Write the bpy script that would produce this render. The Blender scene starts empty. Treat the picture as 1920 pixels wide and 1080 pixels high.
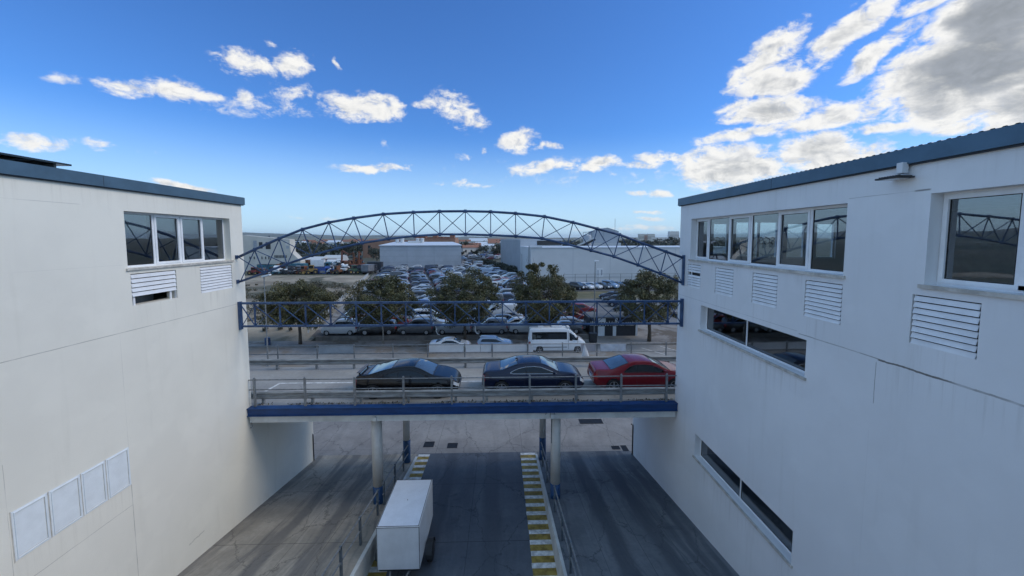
import bpy, bmesh, math, random
import numpy as np
from mathutils import Vector, Matrix
R = math.radians
C = bpy.context.scene.collection
SC = bpy.context.scene

# ------------------------------------------------------------------ camera
CAM_H = 6.7
F, PCX, PCY = 740.0, 960.0, 504.0           # focal length and principal point in 1920 px
PITCH, YAW = R(4.40), R(1.70)
cam_d = bpy.data.cameras.new("camera")
cam = bpy.data.objects.new("camera", cam_d); C.objects.link(cam)
cam.location = (0, 0, CAM_H)
cam.rotation_euler = (math.pi / 2 - PITCH, 0, -YAW)
cam_d.sensor_width = 36.0
cam_d.lens = 36.0 * F / 1920.0
cam_d.shift_x = 0.0
cam_d.shift_y = (PCY - 540.0) / 1920.0
cam_d.clip_start = 0.1
cam_d.clip_end = 30000
SC.camera = cam

# ------------------------------------------------------------------ light
SUN_AZ, SUN_EL = 93.0, 41.0
SKY_STRENGTH = 0.105
sun_d = bpy.data.lights.new("sun", 'SUN'); sun_d.energy = 1.12; sun_d.angle = R(28); sun_d.color = (1.0, 0.90, 0.77)
sun = bpy.data.objects.new("sun", sun_d); C.objects.link(sun)
_d = Vector((math.sin(R(SUN_AZ)) * math.cos(R(SUN_EL)), math.cos(R(SUN_AZ)) * math.cos(R(SUN_EL)), math.sin(R(SUN_EL))))
sun.rotation_euler = (-_d).to_track_quat('-Z', 'Y').to_euler()
sun.location = _d * 60
SC.view_settings.view_transform = 'Standard'
SC.view_settings.look = 'None'
SC.view_settings.exposure = 0.48
SC.view_settings.gamma = 1.0


class NT:
    """small helper for node trees"""
    def __init__(s, tree): s.t = tree; s.n = tree.nodes; s.l = tree.links
    def add(s, kind, **kw):
        n = s.n.new(kind)
        for k, v in kw.items(): setattr(n, k, v)
        return n
    def put(s, sock, v):
        if isinstance(v, bpy.types.NodeSocket): s.l.new(v, sock)
        elif v is not None:
            if sock.type == 'RGBA' and len(v) == 3: v = tuple(v) + (1,)
            sock.default_value = v
    def m(s, op, a, b=None, c=None, clamp=False):
        n = s.add('ShaderNodeMath', operation=op, use_clamp=clamp)
        for i, v in enumerate((a, b, c)):
            if v is not None: s.put(n.inputs[i], v)
        return n.outputs[0]
    def vm(s, op, a, b=None, scale=None):
        n = s.add('ShaderNodeVectorMath', operation=op)
        s.put(n.inputs[0], a)
        if b is not None: s.put(n.inputs[1], b)
        if scale is not None: s.put(n.inputs['Scale'], scale)
        return n.outputs['Value'] if op in ('LENGTH', 'DOT_PRODUCT', 'DISTANCE') else n.outputs[0]
    def ss(s, x, lo, hi, a=0.0, b=1.0):
        n = s.add('ShaderNodeMapRange', interpolation_type='SMOOTHSTEP')
        s.put(n.inputs['Value'], x); s.put(n.inputs['From Min'], lo); s.put(n.inputs['From Max'], hi)
        s.put(n.inputs['To Min'], a); s.put(n.inputs['To Max'], b)
        return n.outputs[0]
    def noise(s, vec, scale=1.0, detail=4.0, rough=0.55, dist=0.0, col=False):
        n = s.add('ShaderNodeTexNoise')
        s.put(n.inputs['Vector'], vec); n.inputs['Scale'].default_value = scale
        n.inputs['Detail'].default_value = detail; n.inputs['Roughness'].default_value = rough
        n.inputs['Distortion'].default_value = dist
        return n.outputs['Color'] if col else n.outputs['Fac']
    def mapping(s, vec, loc=(0, 0, 0), rot=(0, 0, 0), sc=(1, 1, 1), kind='POINT'):
        n = s.add('ShaderNodeMapping', vector_type=kind)
        s.put(n.inputs['Vector'], vec); n.inputs['Location'].default_value = loc
        n.inputs['Rotation'].default_value = rot; n.inputs['Scale'].default_value = sc
        return n.outputs[0]
    def mix(s, f, a, b, blend='MIX'):
        n = s.add('ShaderNodeMix', data_type='RGBA', blend_type=blend)
        s.put(n.inputs[0], f); s.put(n.inputs[6], a); s.put(n.inputs[7], b)
        return n.outputs[2]
    def sep(s, v):
        n = s.add('ShaderNodeSeparateXYZ'); s.put(n.inputs[0], v); return n.outputs
    def comb(s, x, y, z=0.0):
        n = s.add('ShaderNodeCombineXYZ'); s.put(n.inputs[0], x); s.put(n.inputs[1], y); s.put(n.inputs[2], z); return n.outputs[0]


# ------------------------------------------------------------------ sky with clouds (world directions: azimuth, elevation)
BLOBS = [(-0.805, 0.2607, 0.0177, 0.0067, 0.0813, 0.62),(-0.7259, 0.2661, 0.0348, 0.0154, 0.0135, 0.95),(-0.66, 0.2767, 0.0432, 0.0162, 0.0039, 1.0),(-0.6105, 0.2721, 0.0251, 0.0109, -0.0104, 0.95),(-0.5387, 0.344, 0.0594, 0.0195, 0.1036, 1.05),(-0.4662, 0.3558, 0.0326, 0.0206, 0.4019, 1.0),(-0.5509, 0.2791, 0.0188, 0.013, 0.1695, 0.75),(-0.4684, 0.3027, 0.0439, 0.0144, 0.1471, 0.75),(-0.5141, 0.2671, 0.0867, 0.0227, 0.1414, 0.5),(-0.3171, 0.2933, 0.0882, 0.0316, 0.0214, 1.3),(-0.2458, 0.2929, 0.0271, 0.0159, 0.0742, 1.1),(-0.1011, 0.3013, 0.0606, 0.0292, -0.374, 0.85),(-0.1712, 0.3105, 0.041, 0.009, 0.1771, 0.7),(-0.0597, 0.2756, 0.0206, 0.0097, -0.301, 0.8),(0.0495, 0.2356, 0.0475, 0.0234, -0.0099, 1.1),(0.1181, 0.2262, 0.0367, 0.0098, -0.0884, 1.0),(-0.2971, 0.1655, 0.0731, 0.0109, 0.0138, 1.0),(-0.07, 0.1355, 0.0476, 0.0103, -0.0749, 0.75),(-0.1484, 0.1366, 0.0259, 0.0051, 0.0225, 0.5),(0.1092, 0.1778, 0.0754, 0.0153, 0.1804, 1.05),(0.239, 0.1807, 0.0599, 0.0175, 0.0423, 1.15),(0.3383, 0.1713, 0.0534, 0.0085, -0.058, 0.95),(-0.8425, 0.1507, 0.0419, 0.0083, 0.1718, 0.95),(-0.7618, 0.1618, 0.0161, 0.0081, 0.1583, 0.65),(-0.7001, 0.1583, 0.0166, 0.0048, 0.137, 0.45),(0.5182, 0.1567, 0.1211, 0.0479, -0.0909, 1.35),(0.685, 0.1682, 0.0751, 0.0387, -0.1323, 1.35),(0.3912, 0.1824, 0.0513, 0.0142, -0.0719, 1.0),(0.7634, 0.153, 0.0412, 0.0214, 0.0911, 1.2),(0.3276, 0.1116, 0.0242, 0.0062, -0.0353, 0.85),(0.3816, 0.1072, 0.028, 0.0074, -0.0405, 0.85),(0.3567, 0.062, 0.0309, 0.005, -0.0219, 0.8),(0.3535, 0.0445, 0.0358, 0.0051, -0.0157, 0.75),(0.5789, 0.3553, 0.0935, 0.0319, 0.6146, 1.25),(0.5995, 0.3132, 0.0649, 0.0429, -0.0123, 1.25),(0.7142, 0.3695, 0.0877, 0.0285, 0.5294, 1.3),(0.5832, 0.2616, 0.1019, 0.025, -0.092, 1.3),(0.5411, 0.2225, 0.0788, 0.0145, 0.1381, 1.1),(0.706, 0.2331, 0.0985, 0.0258, 0.107, 1.25),(0.8698, 0.2647, 0.1108, 0.0801, 0.1528, 1.9),(0.7608, 0.3275, 0.0612, 0.0185, 0.5885, 1.25),(0.896, 0.3276, 0.0752, 0.0637, 0.2666, 1.9),(0.944, 0.2099, 0.0724, 0.039, 0.001, 1.6),(0.8662, 0.1822, 0.0343, 0.0121, 0.0517, 1.0),(0.9238, 0.1783, 0.04, 0.0195, 0.1627, 1.3),(0.7679, 0.2015, 0.0446, 0.0094, -0.0712, 1.0),(0.8048, 0.3816, 0.0349, 0.0102, 0.0855, 0.9),(-0.6574, 0.0995, 0.039, 0.0061, -0.0998, 1.0),(0.3296, 0.0244, 0.1289, 0.0051, -0.0091, 0.6),(-0.4204, 0.0446, 0.0616, 0.0036, 0.0201, 0.4),(-0.3765, 0.3712, 0.0067, 0.0112, 0.1432, 0.8),(-0.4944, 0.3847, 0.0138, 0.0061, -0.1531, 0.75),(-0.0431, 0.2104, 0.0079, 0.0087, 0.0141, 0.75),(-0.0891, 0.2008, 0.0183, 0.0087, 0.0215, 0.6),(-0.2779, 0.2167, 0.0082, 0.0073, -0.2861, 0.6),(0.2204, 0.1514, 0.3446, 0.0177, -0.0537, 0.25)]
world = bpy.data.worlds.new("World"); SC.world = world; world.use_nodes = True
w = NT(world.node_tree); w.n.clear()
sky = w.add('ShaderNodeTexSky', sky_type='NISHITA')
sky.sun_disc = False; sky.sun_elevation = R(SUN_EL); sky.sun_rotation = R(SUN_AZ)
sky.altitude = 60; sky.air_density = 1.0; sky.dust_density = 0.4; sky.ozone_density = 3.0
tc = w.add('ShaderNodeTexCoord').outputs['Generated']
dx, dy, dz = w.sep(tc)
az = w.m('ARCTAN2', dx, dy)
el = w.m('ARCSINE', dz)
flat = w.comb(az, w.m('MULTIPLY', el, 1.6), 0.0)
wob = w.vm('SCALE', w.vm('SUBTRACT', w.noise(flat, 13.0, 3.0, 0.5, col=True), (0.5, 0.5, 0.5)), scale=0.055)
ae = w.vm('ADD', w.comb(az, el, 0.0), w.vm('MULTIPLY', wob, (1.0, 0.6, 0.0)))
D = None
for (a, e, r1, r2, th, wt) in BLOBS:
    p = w.mapping(ae, (a, e, 0), (0, 0, th), (r1 * (1.5 if wt < 1.15 else 1.22), r2 * (1.5 if wt < 1.15 else 1.25), 1), 'TEXTURE')
    q = w.vm('DOT_PRODUCT', p, p)
    g = w.m('MULTIPLY_ADD', q, -wt * 1.12, wt * 1.12)
    D = g if D is None else w.m('MAXIMUM', D, g)
# clouds the photograph does not show: a loose broken field overhead and behind
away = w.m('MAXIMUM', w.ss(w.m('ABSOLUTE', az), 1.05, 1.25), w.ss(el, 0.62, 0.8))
field = w.m('MULTIPLY_ADD', w.noise(w.vm('DIVIDE', tc, w.comb(w.m('MAXIMUM', dz, 0.08), w.m('MAXIMUM', dz, 0.08), w.m('MAXIMUM', dz, 0.08))), 0.9, 5.0), 2.4, -0.85)
D = w.m('MAXIMUM', D, w.m('SUBTRACT', w.m('MULTIPLY', field, away), w.m('SUBTRACT', 1.0, away)))
D = w.m('MAXIMUM', D, -0.8)
n1 = w.noise(flat, 21.0, 10.0, 0.64, 0.5)
n2 = w.noise(w.vm('ADD', flat, (0.010, 0.014, 0.0)), 21.0, 7.0, 0.60, 0.5)
nb = w.noise(w.mapping(flat, (0, 0, 0), (0, 0, -0.4), (0.8, 1.15, 1)), 9.5, 6.0, 0.60, 0.2)
dens = w.m('ADD', D, w.m('MULTIPLY', w.m('SUBTRACT', n1, 0.5), w.ss(D, 0.3, 1.8, 2.7, 2.3)))
dens = w.m('ADD', dens, w.m('MULTIPLY_ADD', w.noise(flat, 75.0, 6.0, 0.66, 0.3), 1.1, -0.55))
dens = w.m('ADD', dens, w.m('MULTIPLY', w.m('SUBTRACT', nb, 0.5), w.ss(D, 0.4, 1.9, 1.9, 1.3)))
alpha = w.ss(dens, 0.25, 1.12)
alpha = w.m('MULTIPLY', w.m('MULTIPLY', alpha, w.ss(D, -0.35, 0.35)), w.ss(D, 0.0, 1.0, 0.55, 1.0))
relief = w.m('MULTIPLY', w.m('SUBTRACT', n1, n2), w.ss(D, 0.6, 1.6, 2.4, 0.9))
thick = w.m('ADD', w.m('ADD', D, w.m('MULTIPLY_ADD', nb, 1.7, -0.85)), w.m('MULTIPLY', relief, -1.0))
grey = w.ss(thick, 1.05, 2.0)
lit = w.mix(grey, (6.8, 6.7, 6.4), (2.0, 2.15, 2.25))
lit = w.mix(w.ss(relief, -0.35, 0.25, 0.45, 0.0), lit, (3.9, 4.1, 4.5))
lowc = w.ss(el, 0.0, 0.10)
skyc = w.mix(1.0, sky.outputs[0], (0.39, 0.73, 1.18), 'MULTIPLY')
skyc = w.mix(w.ss(el, -0.01, 0.26, 0.85, 0.0), skyc, (4.3, 6.0, 7.3))
skyc = w.mix(w.m('MULTIPLY', away, 0.45), skyc, (3.4, 5.6, 7.9))  # unseen sky overhead and behind brightened to add ambient light
cl = w.mix(w.m('MULTIPLY', alpha, w.m('MULTIPLY_ADD', lowc, 0.25, 0.72)), skyc, lit)
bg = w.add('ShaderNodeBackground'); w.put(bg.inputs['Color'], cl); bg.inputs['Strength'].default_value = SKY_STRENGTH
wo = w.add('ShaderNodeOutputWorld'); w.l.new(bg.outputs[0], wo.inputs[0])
world.cycles.sampling_method = 'MANUAL'; world.cycles.sample_map_resolution = 512

# ------------------------------------------------------------------ materials
def M(name, col, rough=0.6, metal=0.0, var=0.12, scale=3.0, bump=0.0, stretch=(1, 1, 1), coat=0.0, tint=None, detail=6.0, world_pos=False):
    m = bpy.data.materials.new(name); m.use_nodes = True
    k = NT(m.node_tree); b = k.n['Principled BSDF']
    if world_pos: co = k.add('ShaderNodeNewGeometry').outputs['Position']
    else: co = k.add('ShaderNodeTexCoord').outputs['Object']
    v = k.mapping(co, sc=stretch)
    f = k.noise(v, scale, detail, 0.6)
    lo = tuple(c * (1 - var) for c in col); hi = tint if tint else tuple(min(1, c * (1 + var)) for c in col)
    k.put(b.inputs['Base Color'], k.mix(k.ss(f, 0.3, 0.7), lo, hi))
    b.inputs['Roughness'].default_value = rough; b.inputs['Metallic'].default_value = metal
    b.inputs['Coat Weight'].default_value = coat; b.inputs['Coat Roughness'].default_value = 0.05
    if bump:
        bn = k.add('ShaderNodeBump'); bn.inputs['Strength'].default_value = bump; bn.inputs['Distance'].default_value = 0.02
        k.put(bn.inputs['Height'], k.noise(v, scale * 6, 4.0, 0.6)); k.l.new(bn.outputs[0], b.inputs['Normal'])
    return m

def line_mask(k, coord, value, width, wob=None):
    c = k.m('SUBTRACT', coord, value)
    if wob is not None: c = k.m('ADD', c, wob)
    return k.m('SUBTRACT', 1.0, k.ss(k.m('ABSOLUTE', c), width * 0.4, width))

def wall_mat(name, col, lines, drips=()):
    """painted precast concrete; lines/cracks = (axis, value, lo, hi on the other axis, width, strength)"""
    m = bpy.data.materials.new(name); m.use_nodes = True
    k = NT(m.node_tree); b = k.n['Principled BSDF']
    pos = k.add('ShaderNodeNewGeometry').outputs['Position']; x, y, z = k.sep(pos)
    big = k.noise(pos, 0.35, 5.0, 0.6); fine = k.noise(pos, 4.0, 6.0, 0.65)
    run = k.noise(k.mapping(pos, sc=(1.0, 1.6, 0.12)), 1.6, 5.0, 0.6)
    c = k.mix(k.ss(big, 0.35, 0.65), tuple(v * 0.93 for v in col), col)
    c = k.mix(k.ss(run, 0.55, 0.8, 0.0, 0.30), c, tuple(v * u for v, u in zip(col, (0.74, 0.73, 0.70))))
    c = k.mix(k.ss(fine, 0.58, 0.8, 0.0, 0.18), c, tuple(v * 0.8 for v in col))
    wobn = k.noise(pos, 2.2, 6.0, 0.7)
    for (ax, val, lo, hi, wd, st, jag) in lines:
        cc = {'y': y, 'z': z}[ax]; oo = {'y': z, 'z': y}[ax]
        wob = k.m('MULTIPLY_ADD', wobn, jag, -0.5 * jag)
        msk = line_mask(k, cc, val, wd, wob)
        msk = k.m('MULTIPLY', msk, k.m('MULTIPLY', k.ss(oo, lo, lo + 0.05), k.ss(oo, hi - 0.05, hi, 1.0, 0.0)))
        msk = k.m('MULTIPLY', msk, k.ss(k.noise(pos, 1.3, 3.0), 0.32, 0.55, 0.25 * st, st))
        c = k.mix(msk, c, (0.16, 0.15, 0.135))
    dn = k.noise(k.mapping(pos, sc=(0.0, 1.0, 0.035)), 7.0, 5.0, 0.7)
    for (ya, yb, zt, ln, st) in drips:
        msk = k.m('MULTIPLY', k.m('MULTIPLY', k.ss(y, ya, ya + .08), k.ss(y, yb - .08, yb, 1.0, 0.0)), k.m('MULTIPLY', k.ss(z, zt - ln, zt - ln * .15), k.ss(z, zt - .01, zt, 1.0, 0.0)))
        c = k.mix(k.m('MULTIPLY', msk, k.ss(dn, 0.48, 0.72, 0.0, st * 0.55)), c, tuple(v * u for v, u in zip(col, (0.50, 0.47, 0.42))))
    patchn = k.ss(k.noise(k.mapping(pos, sc=(1.0, 0.55, 0.8)), 0.9, 3.0, 0.5), 0.56, 0.60, 0.0, 0.10)
    c = k.mix(patchn, c, tuple(min(.95, v * 1.16) for v in col))
    grime = k.m('MULTIPLY', k.ss(z, -5.2, -3.2, 1.0, 0.0), k.ss(k.noise(pos, 1.1, 6.0, 0.7), 0.5, 0.75, 0.0, 0.45))
    c = k.mix(grime, c, tuple(v * u for v, u in zip(col, (0.62, 0.58, 0.5))))
    k.put(b.inputs['Base Color'], c); b.inputs['Roughness'].default_value = 0.72
    bn = k.add('ShaderNodeBump'); bn.inputs['Strength'].default_value = 0.12; bn.inputs['Distance'].default_value = 0.01
    k.put(bn.inputs['Height'], k.noise(pos, 30.0, 3.0)); k.l.new(bn.outputs[0], b.inputs['Normal'])
    return m

def glass_mat(name, tint=(0.72, 0.79, 0.80), refl=1.0):
    m = bpy.data.materials.new(name); m.use_nodes = True
    k = NT(m.node_tree); k.n.remove(k.n['Principled BSDF'])
    fr = k.add('ShaderNodeFresnel'); fr.inputs['IOR'].default_value = 2.9
    tr = k.add('ShaderNodeBsdfTransparent'); tr.inputs['Color'].default_value = tint + (1,)
    gl = k.add('ShaderNodeBsdfGlossy'); gl.inputs['Roughness'].default_value = 0.015; gl.inputs['Color'].default_value = (0.92 * refl, 0.96 * refl, 1.0 * refl, 1)
    pos = k.add('ShaderNodeNewGeometry').outputs['Position']
    bn = k.add('ShaderNodeBump'); bn.inputs['Strength'].default_value = 0.06; bn.inputs['Distance'].default_value = 0.05
    k.put(bn.inputs['Height'], k.noise(pos, 0.9, 1.0)); k.l.new(bn.outputs[0], gl.inputs['Normal'])
    mx = k.add('ShaderNodeMixShader'); k.l.new(fr.outputs[0], mx.inputs[0]); k.l.new(tr.outputs[0], mx.inputs[1]); k.l.new(gl.outputs[0], mx.inputs[2])
    k.l.new(mx.outputs[0], k.n['Material Output'].inputs[0])
    return m

def paint_mat(name, dust=0.15, rough=0.28):
    """car paint that takes the colour of its object"""
    m = bpy.data.materials.new(name); m.use_nodes = True
    k = NT(m.node_tree); b = k.n['Principled BSDF']
    oc = k.add('ShaderNodeObjectInfo'); co = k.add('ShaderNodeTexCoord').outputs['Object']
    f = k.ss(k.noise(co, 2.5, 6.0, 0.65), 0.4, 0.75, 0.0, dust)
    k.put(b.inputs['Base Color'], k.mix(f, oc.outputs['Color'], (0.30, 0.28, 0.25)))
    b.inputs['Roughness'].default_value = rough; b.inputs['Coat Weight'].default_value = 0.7 if dust else 0.0; b.inputs['Coat Roughness'].default_value = 0.06
    return m

def leaf_mat(name, a, b2, dry=None):
    m = bpy.data.materials.new(name); m.use_nodes = True
    k = NT(m.node_tree); b = k.n['Principled BSDF']
    g = k.add('ShaderNodeNewGeometry'); oi = k.add('ShaderNodeObjectInfo')
    c = k.mix(g.outputs['Random Per Island'], a, b2)
    c = k.mix(k.ss(k.noise(g.outputs['Position'], 0.9, 3.0), 0.4, 0.65), c, tuple(v * 0.6 for v in a))
    if dry: c = k.mix(k.ss(k.noise(g.outputs['Position'], 0.55, 3.0), 0.50, 0.72, 0.0, 0.6), c, dry)
    k.put(b.inputs['Base Color'], c); b.inputs['Roughness'].default_value = 0.55
    return m

MAT = {}
MAT['wall_left'] = wall_mat('wall_paint_cream', (0.81, 0.775, 0.68), [
    ('z', 4.22, 7.0, 15.7, 0.012, 0.55, 0.012), ('z', 4.22, -9, 7.0, 0.010, 0.4, 0.012), ('z', 7.51, -9, 9.8, 0.010, 0.30, 0.01), ('z', 6.0, -9, 10.8, 0.008, 0.10, 0.008),
    ('y', 10.49, -5, 0.1, 0.010, 0.7, 0.015), ('y', 10.49, 1.0, 4.2, 0.006, 0.3, 0.01), ('y', 7.88, -5, 2.2, 0.008, 0.4, 0.015), ('z', -0.5, 6.0, 10.49, 0.010, 0.45, 0.03),
    ('z', -3.1, 12.2, 12.9, 0.03, 0.35, 0.25)],
    drips=((10.8, 15.0, 5.83, .55, .5), (10.9, 12.4, 4.86, .9, .55), (13.4, 14.95, 4.86, .8, .45), (7.9, 10.5, .06, .9, .4), (-2, 15.6, 7.95, .7, .35)))
MAT['wall_right'] = wall_mat('wall_paint_white', (0.78, 0.785, 0.79), [
    ('z', 4.40, -9, 7.19, 0.022, 1.0, 0.07), ('z', 4.41, 7.0, 9.2, 0.014, 0.65, 0.03), ('z', 4.46, 9.2, 15.7, 0.009, 0.35, 0.012),
    ('y', 7.20, 3.5, 4.36, 0.008, 0.8, 0.03), ('z', 7.52, 6.5, 8.05, 0.010, 0.45, 0.02), ('y', 7.25, -5, 3.0, 0.005, 0.12, 0.01), ('z', 7.52, 6.45, 6.75, 0.02, 0.9, 0.01)],
    drips=((8.0, 14.8, 5.85, .5, .4), (3, 6.5, 5.85, .5, .4), (8.0, 9.06, 4.86, .9, .5), (10, 11.02, 4.86, .9, .45), (11.94, 12.97, 4.86, .9, .45), (5.64, 6.63, 4.86, 1.0, .5), (8.9, 13.9, 3.35, .9, .55), (9.0, 13.9, -1.43, 1.1, .6), (3, 7.2, 4.38, .8, .45), (3, 15.6, 7.98, .6, .3)))
MAT['interior'] = M('interior_plaster', (0.48, 0.49, 0.49), 0.8)
MAT['fascia'] = M('fascia_metal', (0.075, 0.135, 0.19), 0.42, 0.35, 0.10, 2.0, world_pos=True)
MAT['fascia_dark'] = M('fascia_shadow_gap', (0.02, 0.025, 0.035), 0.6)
MAT['corrugated'] = M('corrugated_sheet', (0.62, 0.64, 0.66), 0.5, 0.2)  # pale colour paints in the bright sky gaps along the roof edge
MAT['alu'] = M('white_aluminium', (0.78, 0.79, 0.80), 0.4, 0.0, 0.06)
MAT['gasket'] = M('rubber_gasket', (0.03, 0.03, 0.03), 0.7)
MAT['sill'] = M('stone_sill', (0.50, 0.47, 0.42), 0.7, 0, 0.25, 5.0)
MAT['louvre'] = M('louvre_white', (0.77, 0.78, 0.79), 0.45, 0, 0.06)
MAT['blind'] = M('roller_blind', (0.72, 0.72, 0.68), 0.8, 0, 0.04)
MAT['glass'] = glass_mat('window_glass')
MAT['glass_dark'] = glass_mat('tinted_window_glass', (0.22, 0.27, 0.28))
MAT['blue'] = M('blue_steel_paint', (0.014, 0.050, 0.145), 0.45, 0.0, 0.35, 3.0, tint=(0.045, 0.095, 0.20))
MAT['bluegirder'] = M('blue_girder_paint', (0.004, 0.042, 0.15), 0.5, 0.0, 0.2, 1.5, stretch=(1, 1, 4), bump=0.1)
MAT['bluecol'] = M('blue_column_paint', (0.012, 0.06, 0.16), 0.5, 0.0, 0.3, 4.0)
MAT['concrete'] = M('white_painted_concrete', (0.56, 0.56, 0.53), 0.75, 0, 0.18, 1.2, bump=0.15, world_pos=True)
MAT['column'] = M('column_paint', (0.60, 0.58, 0.54), 0.6, 0, 0.10, 2.0)
MAT['underside'] = M('raw_concrete', (0.30, 0.29, 0.27), 0.85, 0, 0.2, 1.0, bump=0.2)
MAT['galv'] = M('galvanised_steel', (0.21, 0.22, 0.225), 0.5, 0.25, 0.25, 8.0)
MAT['galv_dull'] = M('weathered_barrier_steel', (0.27, 0.275, 0.27), 0.55, 0.2, 0.3, 2.0, stretch=(1, 1, 6), world_pos=True)
MAT['darkrail'] = M('grey_painted_rail', (0.10, 0.125, 0.145), 0.5, 0.2, 0.3, 6.0)
MAT['white_sheet'] = M('white_plastic_sheet', (0.76, 0.77, 0.78), 0.5, 0, 0.08, 1.5)
MAT['grey_sheet'] = M('grey_plastic_sheet', (0.30, 0.34, 0.38), 0.5, 0, 0.12, 1.5)
MAT['pink_sheet'] = M('faded_sheet', (0.48, 0.46, 0.48), 0.6, 0, 0.10, 2)
MAT['white_paint'] = M('road_paint_white', (0.62, 0.61, 0.58), 0.7, 0, 0.35, 5.0, world_pos=True)
MAT['yellow_paint'] = M('road_paint_yellow', (0.30, 0.20, 0.035), 0.7, 0, 0.45, 3.0, tint=(0.42, 0.30, 0.06), world_pos=True)
MAT['tyre'] = M('tyre_rubber', (0.015, 0.015, 0.016), 0.75)
MAT['rim'] = M('alloy_rim', (0.45, 0.46, 0.48), 0.3, 0.7, 0.1)
MAT['dark_plastic'] = M('dark_plastic', (0.018, 0.019, 0.021), 0.5)
MAT['carglass'] = M('car_glass', (0.008, 0.011, 0.014), 0.05, 0, 0.05)
MAT['screenglass'] = M('screen_glass', (0.06, 0.085, 0.105), 0.04, 0, 0.05, coat=0.5)
MAT['headlight'] = M('headlight_lens', (0.55, 0.58, 0.60), 0.12, 0.2, 0.1)
MAT['taillight'] = M('taillight_lens', (0.28, 0.012, 0.015), 0.15, 0, 0.1, coat=0.6)
MAT['chrome'] = M('chrome_trim', (0.72, 0.73, 0.75), 0.15, 1.0, 0.03)
MAT['paint'] = paint_mat('car_paint', 0.12)
MAT['paint_hero'] = paint_mat('polished_car_paint', 0.0, 0.16)
MAT['white_metal'] = M('white_sheet_metal', (0.66, 0.68, 0.70), 0.45, 0, 0.08, 1.2)
MAT['bark'] = M('bark', (0.085, 0.068, 0.052), 0.9, 0, 0.35, 6.0, bump=0.4)
MAT['palebark'] = M('pale_bark', (0.30, 0.28, 0.25), 0.85, 0, 0.3, 6.0)
MAT['rust'] = M('rusty_steel', (0.16, 0.07, 0.035), 0.75, 0.2, 0.4, 3.0)
MAT['black'] = M('black_rubber', (0.01, 0.01, 0.011), 0.6)
MAT['grate'] = M('cast_iron_grate', (0.025, 0.026, 0.03), 0.6, 0.5, 0.3, 20)

def ground_mat(name, a, b2, stain, streak=0.0, bands=(), joints=(), scale=0.5, rough=0.85, bump=0.25, patch=None):
    """worn ground: a/b2 mixed by noise, dark stains, wheel streaks running along Y, joints = (axis, value, width)"""
    m = bpy.data.materials.new(name); m.use_nodes = True
    k = NT(m.node_tree); b = k.n['Principled BSDF']
    pos = k.add('ShaderNodeNewGeometry').outputs['Position']; x, y, z = k.sep(pos)
    n = k.noise(pos, scale, 7.0, 0.62); fine = k.noise(pos, scale * 14, 5.0, 0.7)
    c = k.mix(k.ss(n, 0.36, 0.64), a, b2)
    if patch: c = k.mix(k.ss(k.noise(pos, scale * 0.35, 6.0, 0.68, 0.6), 0.5, 0.58), c, patch)
    c = k.mix(k.ss(fine, 0.35, 0.75, 0.0, 0.28), c, tuple(v * 0.55 for v in a))
    c = k.mix(k.ss(k.noise(pos, scale * 2.3, 6.0, 0.7, 0.8), 0.58, 0.70, 0.0, 0.55), c, stain)
    if streak:
        bend = k.vm('ADD', pos, k.comb(k.m('MULTIPLY_ADD', k.noise(k.mapping(pos, sc=(0.25, 0.16, 0.0)), 1.0, 2.0), 1.6, -0.8), 0.0, 0.0))
        s1 = k.noise(k.mapping(bend, sc=(1.0, 0.06, 0.0)), 1.5, 7.0, 0.66, 0.5)
        c = k.mix(k.m('MULTIPLY', k.ss(s1, 0.48, 0.62, 0.0, streak), k.ss(k.noise(pos, 0.45, 4.0, 0.6), 0.30, 0.55, 0.35, 1.0)), c, stain)
        ck = k.add('ShaderNodeTexVoronoi', feature='DISTANCE_TO_EDGE'); k.put(ck.inputs['Vector'], k.vm('ADD', k.mapping(pos, sc=(0.5, 0.22, 0.0)), k.vm('SCALE', k.noise(pos, 1.6, 5.0, 0.7, col=True), scale=0.25))); ck.inputs['Scale'].default_value = 1.0
        c = k.mix(k.ss(ck.outputs['Distance'], 0.0, 0.012, 0.6, 0.0), c, tuple(v * 0.3 for v in a))
        s2 = k.noise(k.mapping(bend, sc=(1.0, 0.05, 0.0), loc=(3.1, 0, 0)), 4.0, 5.0, 0.65)
        c = k.mix(k.ss(s2, 0.55, 0.68, 0.0, streak * 0.45), c, tuple(min(1, v * 1.5) for v in b2))
    for (bx0, wd, st) in bands:
        wob = k.m('MULTIPLY_ADD', k.noise(k.mapping(pos, sc=(0.3, 0.25, 0)), 1.5, 4.0), 0.5, -0.25)
        msk = line_mask(k, x, bx0, wd, wob)
        c = k.mix(k.m('MULTIPLY', msk, k.ss(n, 0.25, 0.6, st * 0.5, st)), c, stain)
    for (ax, val, wd) in joints:
        msk = line_mask(k, {'x': x, 'y': y}[ax], val, wd, k.m('MULTIPLY_ADD', n, 0.03, -0.015))
        c = k.mix(k.m('MULTIPLY', msk, 0.8), c, tuple(v * 0.35 for v in a))
    k.put(b.inputs['Base Color'], c); b.inputs['Roughness'].default_value = rough
    if bump:
        bn = k.add('ShaderNodeBump'); bn.inputs['Strength'].default_value = bump; bn.inputs['Distance'].default_value = 0.03
        k.put(bn.inputs['Height'], fine); k.l.new(bn.outputs[0], b.inputs['Normal'])
    return m

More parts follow.
